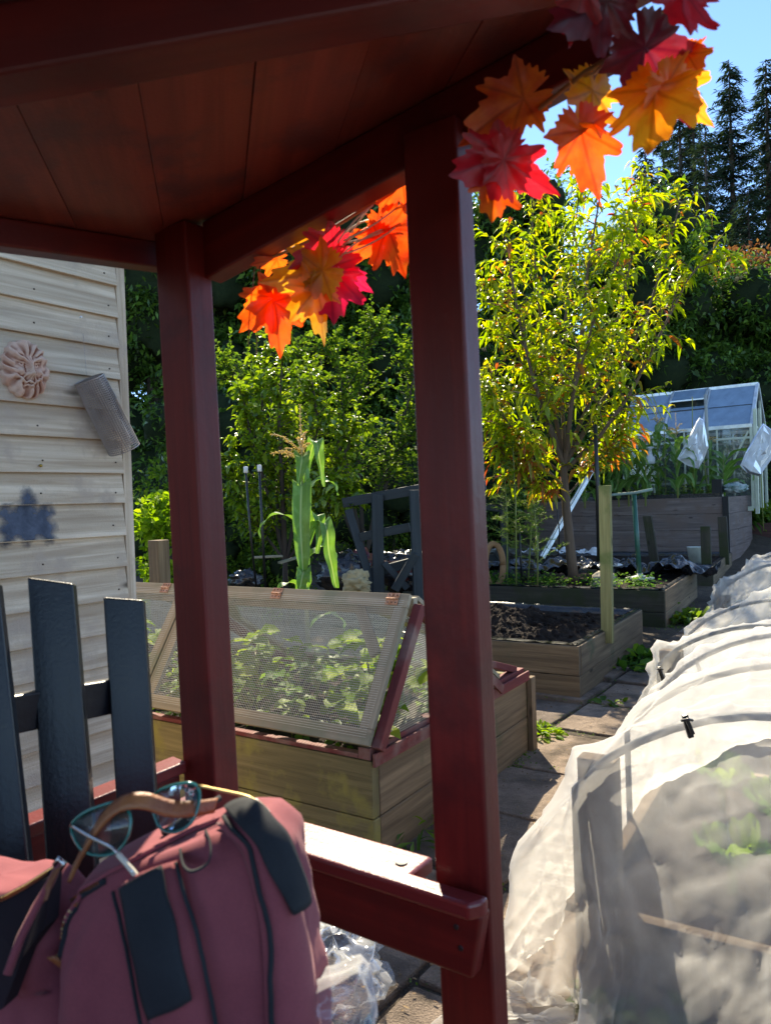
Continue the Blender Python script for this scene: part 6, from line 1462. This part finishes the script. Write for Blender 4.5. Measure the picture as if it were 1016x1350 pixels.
# ================================================================ spectacles
gl_ = thing('spectacles', 'teal rimmed spectacles lying upside down across the backpack handle', 'spectacles', D(185, 1090, .78))
M_TEAL = simple('teal_acetate', (.01, .16, .13), .2, coat=.5); M_CREAM = simple('cream_tip', (.6, .55, .45), .35)
def lens(pts, d):
    P = [D(a, c, d+e) for a, c, e in pts]; P.append(P[0]); k = len(P)-1; S_ = []
    for i in range(k):
        for f in (0, .33, .66):
            a, b_, c, e = P[(i-1) % k], P[i], P[(i+1) % k], P[(i+2) % k]; S_.append(.5*((2*b_)+(-a+c)*f+(2*a-5*b_+4*c-e)*f*f+(-a+3*b_-3*c+e)*f**3))
    bd = MB(); bd.tube(S_+[S_[0]], .0017, 8); bd.build('rim', M_TEAL, gl_, smooth=True)
    bd = MB(); c = sum(S_, Vector())/len(S_); bd.v = [tuple(p) for p in S_]+[tuple(c)]; n = len(S_)
    for i in range(n): bd.face([i, (i+1) % n, n])
    bd.build('lens', glassmat('clear_lens', (.6, .75, .7), .05, .03), gl_, smooth=True, solid=.0012)
lens([(94, 1090, 0), (110, 1072, 0), (140, 1060, 0), (160, 1058, 0), (172, 1075, -.01), (170, 1100, -.015), (155, 1122, -.015), (130, 1128, -.015), (106, 1118, -.01)], .775)
lens([(206, 1046, 0), (225, 1036, 0), (250, 1032, 0), (262, 1040, 0), (262, 1062, -.01), (252, 1085, -.015), (232, 1097, -.015), (212, 1092, -.01), (202, 1068, -.005)], .80)
def tb_(nm, pts, r, m):
    P = [D(*p) for p in pts]; S_ = []
    for i in range(len(P)-1):
        for f in (0, .25, .5, .75):
            a, b_, c, e = P[max(0, i-1)], P[i], P[i+1], P[min(len(P)-1, i+2)]; S_.append(.5*((2*b_)+(-a+c)*f+(2*a-5*b_+4*c-e)*f*f+(-a+3*b_-3*c+e)*f**3))
    bd = MB(); bd.tube(S_+[P[-1]], r, 8); bd.build(nm, m, gl_, smooth=True)
tb_('bridge', [(168, 1066, .772), (180, 1052, .778), (196, 1050, .788), (206, 1054, .795)], .0016, M_TEAL)
tb_('temple', [(94, 1088, .774), (120, 1104, .755), (148, 1118, .735), (158, 1128, .728), (176, 1150, .715)], .0017, M_SILV)
tb_('temple_tip', [(156, 1126, .729), (170, 1142, .72), (183, 1160, .712), (186, 1176, .706), (183, 1182, .704)], .0028, M_CREAM)
tb_('temple', [(262, 1036, .80), (290, 1042, .79), (318, 1048, .78), (338, 1056, .77), (352, 1072, .762)], .0017, M_GOLD)
tb_('temple_tip', [(336, 1055, .771), (352, 1070, .762), (361, 1086, .756), (366, 1106, .75)], .0028, M_CREAM)
# ================================================================ autumn leaf garland
ga = thing('leaf_garland', 'garland of red, orange and yellow fabric maple leaves strung along the arbour beam', 'garland', D(600, 220, 1.2))
def gleaf(name, c1, c2, vein):
    m, nt, nd, lk = newmat(name); tcn = nd.new('ShaderNodeTexCoord'); uv = tcn.outputs['UV']
    f = noisetex(nt, tcn.outputs['Object'], 28, 4, .6); c = ramp(nt, f, [(.38, c1), (.62, c2)])
    at = N(nt, 'ShaderNodeAttribute', attribute_name='vein'); c = mixc(nt, ramp(nt, at.outputs['Fac'], [(.0, (0, 0, 0)), (1, (.75, .75, .75))]), c, vein)
    df = N(nt, 'ShaderNodeBsdfDiffuse'); lk.new(c, df.inputs[0]); tl = N(nt, 'ShaderNodeBsdfTranslucent'); lk.new(mixc(nt, 1.0, c, (1.5, 1.3, 1.1), 'MULTIPLY'), tl.inputs[0])
    m1 = N(nt, 'ShaderNodeMixShader'); m1.inputs[0].default_value = .6; lk.new(df.outputs[0], m1.inputs[1]); lk.new(tl.outputs[0], m1.inputs[2])
    g_ = N(nt, 'ShaderNodeBsdfGlossy', Roughness=.45); m2 = N(nt, 'ShaderNodeMixShader'); m2.inputs[0].default_value = .04; lk.new(m1.outputs[0], m2.inputs[1]); lk.new(g_.outputs[0], m2.inputs[2]); out(nt, m2.outputs[0]); return m
G = {'crimson': gleaf('crimson_leaf', (.50, .012, .03), (.40, .008, .02), (.2, .0, .01)), 'maroon': gleaf('maroon_leaf', (.16, .008, .02), (.10, .006, .014), (.05, 0, .01)),
     'orange': gleaf('orange_leaf', (.72, .16, .012), (.62, .08, .01), (.35, .03, .0)), 'red': gleaf('red_orange_leaf', (.68, .05, .012), (.62, .10, .012), (.3, .01, 0)),
     'yellow': gleaf('yellow_leaf', (.75, .36, .02), (.74, .24, .015), (.4, .12, .0)), 'mustard': gleaf('mustard_leaf', (.50, .32, .02), (.42, .20, .015), (.25, .1, 0)), 'magenta': gleaf('magenta_leaf', (.55, .01, .08), (.45, .01, .05), (.2, 0, .03))}
LOB = [(0, 1.0, .42), (.82, .76, .34), (-.82, .72, .34), (1.75, .54, .30), (-1.75, .58, .30), (2.5, .38, .3), (-2.5, .36, .3)]
def outline(a):
    r = .40
    for (c, l, w_) in LOB:
        da = abs((a-c+math.pi) % (2*math.pi)-math.pi); r = max(r, l*max(0, 1-(da/(w_*1.9)))**.62)
    r *= .94+.17*abs(((a*4.1) % 1)-.5)*2+.03*math.sin(a*23); 
    if abs(abs(a)-math.pi) < .22: r *= .35+.65*abs(abs(a)-math.pi)/.22
    return r
def maple(ci, tip, d, m, label, size=None, tilt=0, roll=0, seed=0, curl=.25, dt=0):
    C = D(ci[0], ci[1], d); T = D(tip[0], tip[1], d+dt); ax_ = (T-C); L = (size or ax_.length)*.92; ax_.normalize()
    vw = (C-Vector((0, 0, H))).normalized(); sd_ = ax_.cross(vw).normalized(); nn_ = sd_.cross(ax_)
    ca, sa = math.cos(roll), math.sin(roll); s2_, n2_ = sd_*ca+nn_*sa, nn_*ca-sd_*sa
    bd = MB(); na, nr_ = 132, 9; ve = []
    for j in range(nr_+1):
        for i in range(na):
            a = -math.pi+2*math.pi*i/na; r = outline(a)*L*j/nr_; x, y = r*math.cos(a), r*math.sin(a); q = r/L
            z = -curl*q*q*L+0.07*L*fbm(x*22+seed, y*22, seed)+.12*abs(y)-.05*L*math.cos(a*7)*q
            bd.v.append(tuple(C+ax_*x+s2_*y+n2_*z))
            dm = min(abs(((a-c+math.pi) % (2*math.pi))-math.pi)*q/(.035) for (c, l, w_) in LOB[:5]); side = abs(math.sin((q*9-abs(a*2.0))*3.14))
            ve.append(max(0, 1-dm)*.9+max(0, .16-side)*2)
    for j in range(nr_):
        for i in range(na): i2 = (i+1) % na; bd.face([j*na+i, j*na+i2, (j+1)*na+i2, (j+1)*na+i])
    o = bd.build('leaf', G[m], ga, smooth=True); at = o.data.attributes.new('vein', 'FLOAT', 'POINT'); at.data.foreach_set('value', ve); o['label'] = label; return o
ML = [((800, 2), (712, 50), .97, 'maroon', 'dark crimson leaf against the roof edge', -.3), ((770, -15), (745, 62), .99, 'crimson', 'crimson leaf at the top of the garland', .3), ((900, -12), (888, 72), .93, 'crimson', 'crimson leaf at the top right end', .5), ((850, 62), (905, 168), .94, 'maroon', 'deep maroon leaf pointing down', .2), ((862, 118), (858, 222), .92, 'yellow', 'glowing amber leaf hanging lowest at the right', -.2), ((880, 110), (928, 166), .915, 'yellow', 'amber leaf tip at the far right', .3), ((905, 70), (925, 105), .93, 'orange', 'small orange leaf in the sky gap', 0),
 ((690, 130), (600, 185), 1.0, 'orange', 'burnt orange leaf crossing the near post', .35), ((780, 120), (772, 200), .99, 'yellow', 'yellow orange leaf behind the brown one', .6), ((765, 172), (785, 265), .97, 'red', 'dark orange leaf hanging point down', .3),
 ((665, 205), (584, 240), 1.02, 'crimson', 'pinkish red leaf lying over the post', -.2), ((665, 210), (724, 262), 1.01, 'crimson', 'red leaf edged with light', .4), ((655, 235), (642, 300), 1.03, 'orange', 'small orange leaf hanging by the post', .3),
 ((530, 235), (495, 282), 1.27, 'red', 'red leaf left of the near post', .4), ((510, 300), (545, 372), 1.30, 'red', 'orange red leaf touching the near post', -.3), ((500, 315), (452, 345), 1.31, 'red', 'orange red leaf over the raffia', .4), ((440, 328), (375, 352), 1.30, 'crimson', 'dark red leaf in the middle cluster', .2), ((410, 330), (395, 290), 1.36, 'yellow', 'golden leaf at the back of the cluster', .1),
 ((365, 342), (328, 348), 1.38, 'orange', 'orange leaf at the left end', .2), ((424, 356), (350, 376), 1.27, 'mustard', 'olive yellow leaf', -.3), ((440, 358), (433, 438), 1.31, 'magenta', 'magenta leaf hanging point down', .2), ((436, 352), (490, 384), 1.31, 'magenta', 'magenta leaf pointing right', -.1), ((420, 378), (376, 428), 1.28, 'yellow', 'yellow orange leaf low in the cluster', .1), ((422, 380), (412, 452), 1.30, 'mustard', 'mustard leaf hanging low', .9),
 ((360, 392), (312, 438), 1.34, 'orange', 'bright orange leaf at lower left', .2), ((362, 398), (374, 470), 1.34, 'red', 'orange red leaf tip hanging lowest at the left', -.3)]
for k, (c, tp_, d, m, lbl, rl) in enumerate(ML):
    if c[0] > 700: d = min(d, .575*977/(652-min(c[1], tp_[1]))-.02 if min(c[1], tp_[1]) < 90 else d)
    maple(c, tp_, d, m, lbl, roll=rl, seed=k*3.7, curl=.10+.07*(k % 3), dt=(.03 if k % 2 else -.02))
bd = MB(); P = [D(*q) for q in ((330, 348, 1.40), (370, 335, 1.37), (420, 312, 1.34), (480, 275, 1.30), (535, 240, 1.27), (600, 218, 1.2), (650, 190, 1.07), (715, 140, 1.01), (770, 95, .97), (830, 60, .95), (880, 10, .93), (915, -30, .92))]; bd.tube(P, .0032, 6); bd.build('stem', simple('raffia_stem', (.35, .22, .10), .7), ga, smooth=True)
rq = random.Random(5); M_RAF = simple('raffia', (.62, .50, .34), .6)
for k in range(9):
    a = (445+rq.uniform(-8, 14), 330+rq.uniform(-14, 12)); b_ = (495+rq.uniform(-10, 35), 282+rq.uniform(-14, 20)); m_ = ((a[0]+b_[0])/2+rq.uniform(-16, 10), (a[1]+b_[1])/2+rq.uniform(-18, 10)); d = 1.31+rq.uniform(-.02, .02)
    bd = MB(); bd.tube(bez(D(*a, d), D(*m_, d), D(*b_, d), 10), .0016, 5); bd.build('raffia_strand', M_RAF, ga, smooth=True)
for (x0, x1, y1) in ((337, 327, 455), (344, 338, 468)):
    bd = MB(); bd.tube([D(x0, 338, 1.37), D((x0+x1)/2-1, 400, 1.37), D(x1, y1, 1.37)], .0011, 5); bd.build('thread', simple('brown_thread', (.2, .1, .05), .7), ga, smooth=True)
for k in range(5):
    bd = MB(); a = (770+k*12, 100-k*9); bd.tube([D(a[0], a[1], .98), D(a[0]+14, a[1]-4, .96), D(a[0]+30, a[1]-22, .95)], .0022, 5); bd.build('raffia_strand', M_RAF, ga, smooth=True)
# ================================================================ clear plastic bags at the bottom
def clearmat(name):
    m, nt, nd, lk = newmat(name); tr_ = N(nt, 'ShaderNodeBsdfTransparent'); gl = N(nt, 'ShaderNodeBsdfGlossy', Roughness=.12); df = N(nt, 'ShaderNodeBsdfDiffuse'); df.inputs[0].default_value = (.75, .77, .8, 1)
    lw = N(nt, 'ShaderNodeLayerWeight', Blend=.4); m1 = N(nt, 'ShaderNodeMixShader'); lk.new(ramp(nt, lw.outputs['Facing'], [(0, (.12,)*3), (1, (.75,)*3)]), m1.inputs[0]); lk.new(tr_.outputs[0], m1.inputs[1])
    m0 = N(nt, 'ShaderNodeMixShader'); m0.inputs[0].default_value = .5; lk.new(df.outputs[0], m0.inputs[1]); lk.new(gl.outputs[0], m0.inputs[2]); lk.new(m0.outputs[0], m1.inputs[2]); out(nt, m1.outputs[0]); return m
M_CLR = clearmat('clear_polythene')
p = D(452, 1285, 2.22); sack(440, 1275, 2.2, .17, .10, M_CLR, 'crumpled clear polythene bag lying on the ground below the armrest', 'polythene_bag', 'bag', None, ry=.22, seed=91, amp=.45)
bd = MB(); Q = [(355, 1375), (372, 1330), (425, 1306), (472, 1286), (484, 1300), (490, 1340), (492, 1375)]
fr = [D(a, c, .70) for a, c in Q]
def cb(u, v):
    x = u*(len(fr)-1); i = min(len(fr)-2, int(x)); p = fr[i].lerp(fr[i+1], x-i); return p+Vector((.0, .10*v, -.0))+Vector((0, 0, -.05*v*v))+Vector((fbm(u*4, v*4, 1), 0, fbm(u*5, v*5, 7)))*.006
bd.grid(cb, 30, 10)
cen = sum(fr, Vector())/len(fr)
bd.grid(lambda u, v: cb(u, 0)+(cen-cb(u, 0)+Vector((0, 0, -.03)))*v+Vector((0, -.008*math.sin(v*3.1), 0))+Vector((0, 1, 0))*.01*fbm(u*7, v*6, 3), 30, 14)
bd.grid(lambda u, v: cb(u, 1)+(cen-cb(u, 0)+Vector((0, 0, -.03)))*v, 30, 10)
tag(bd.build('polythene_bag', M_CLR, smooth=True), 'upright clear plastic bag at the bottom edge beside the backpack', 'bag')
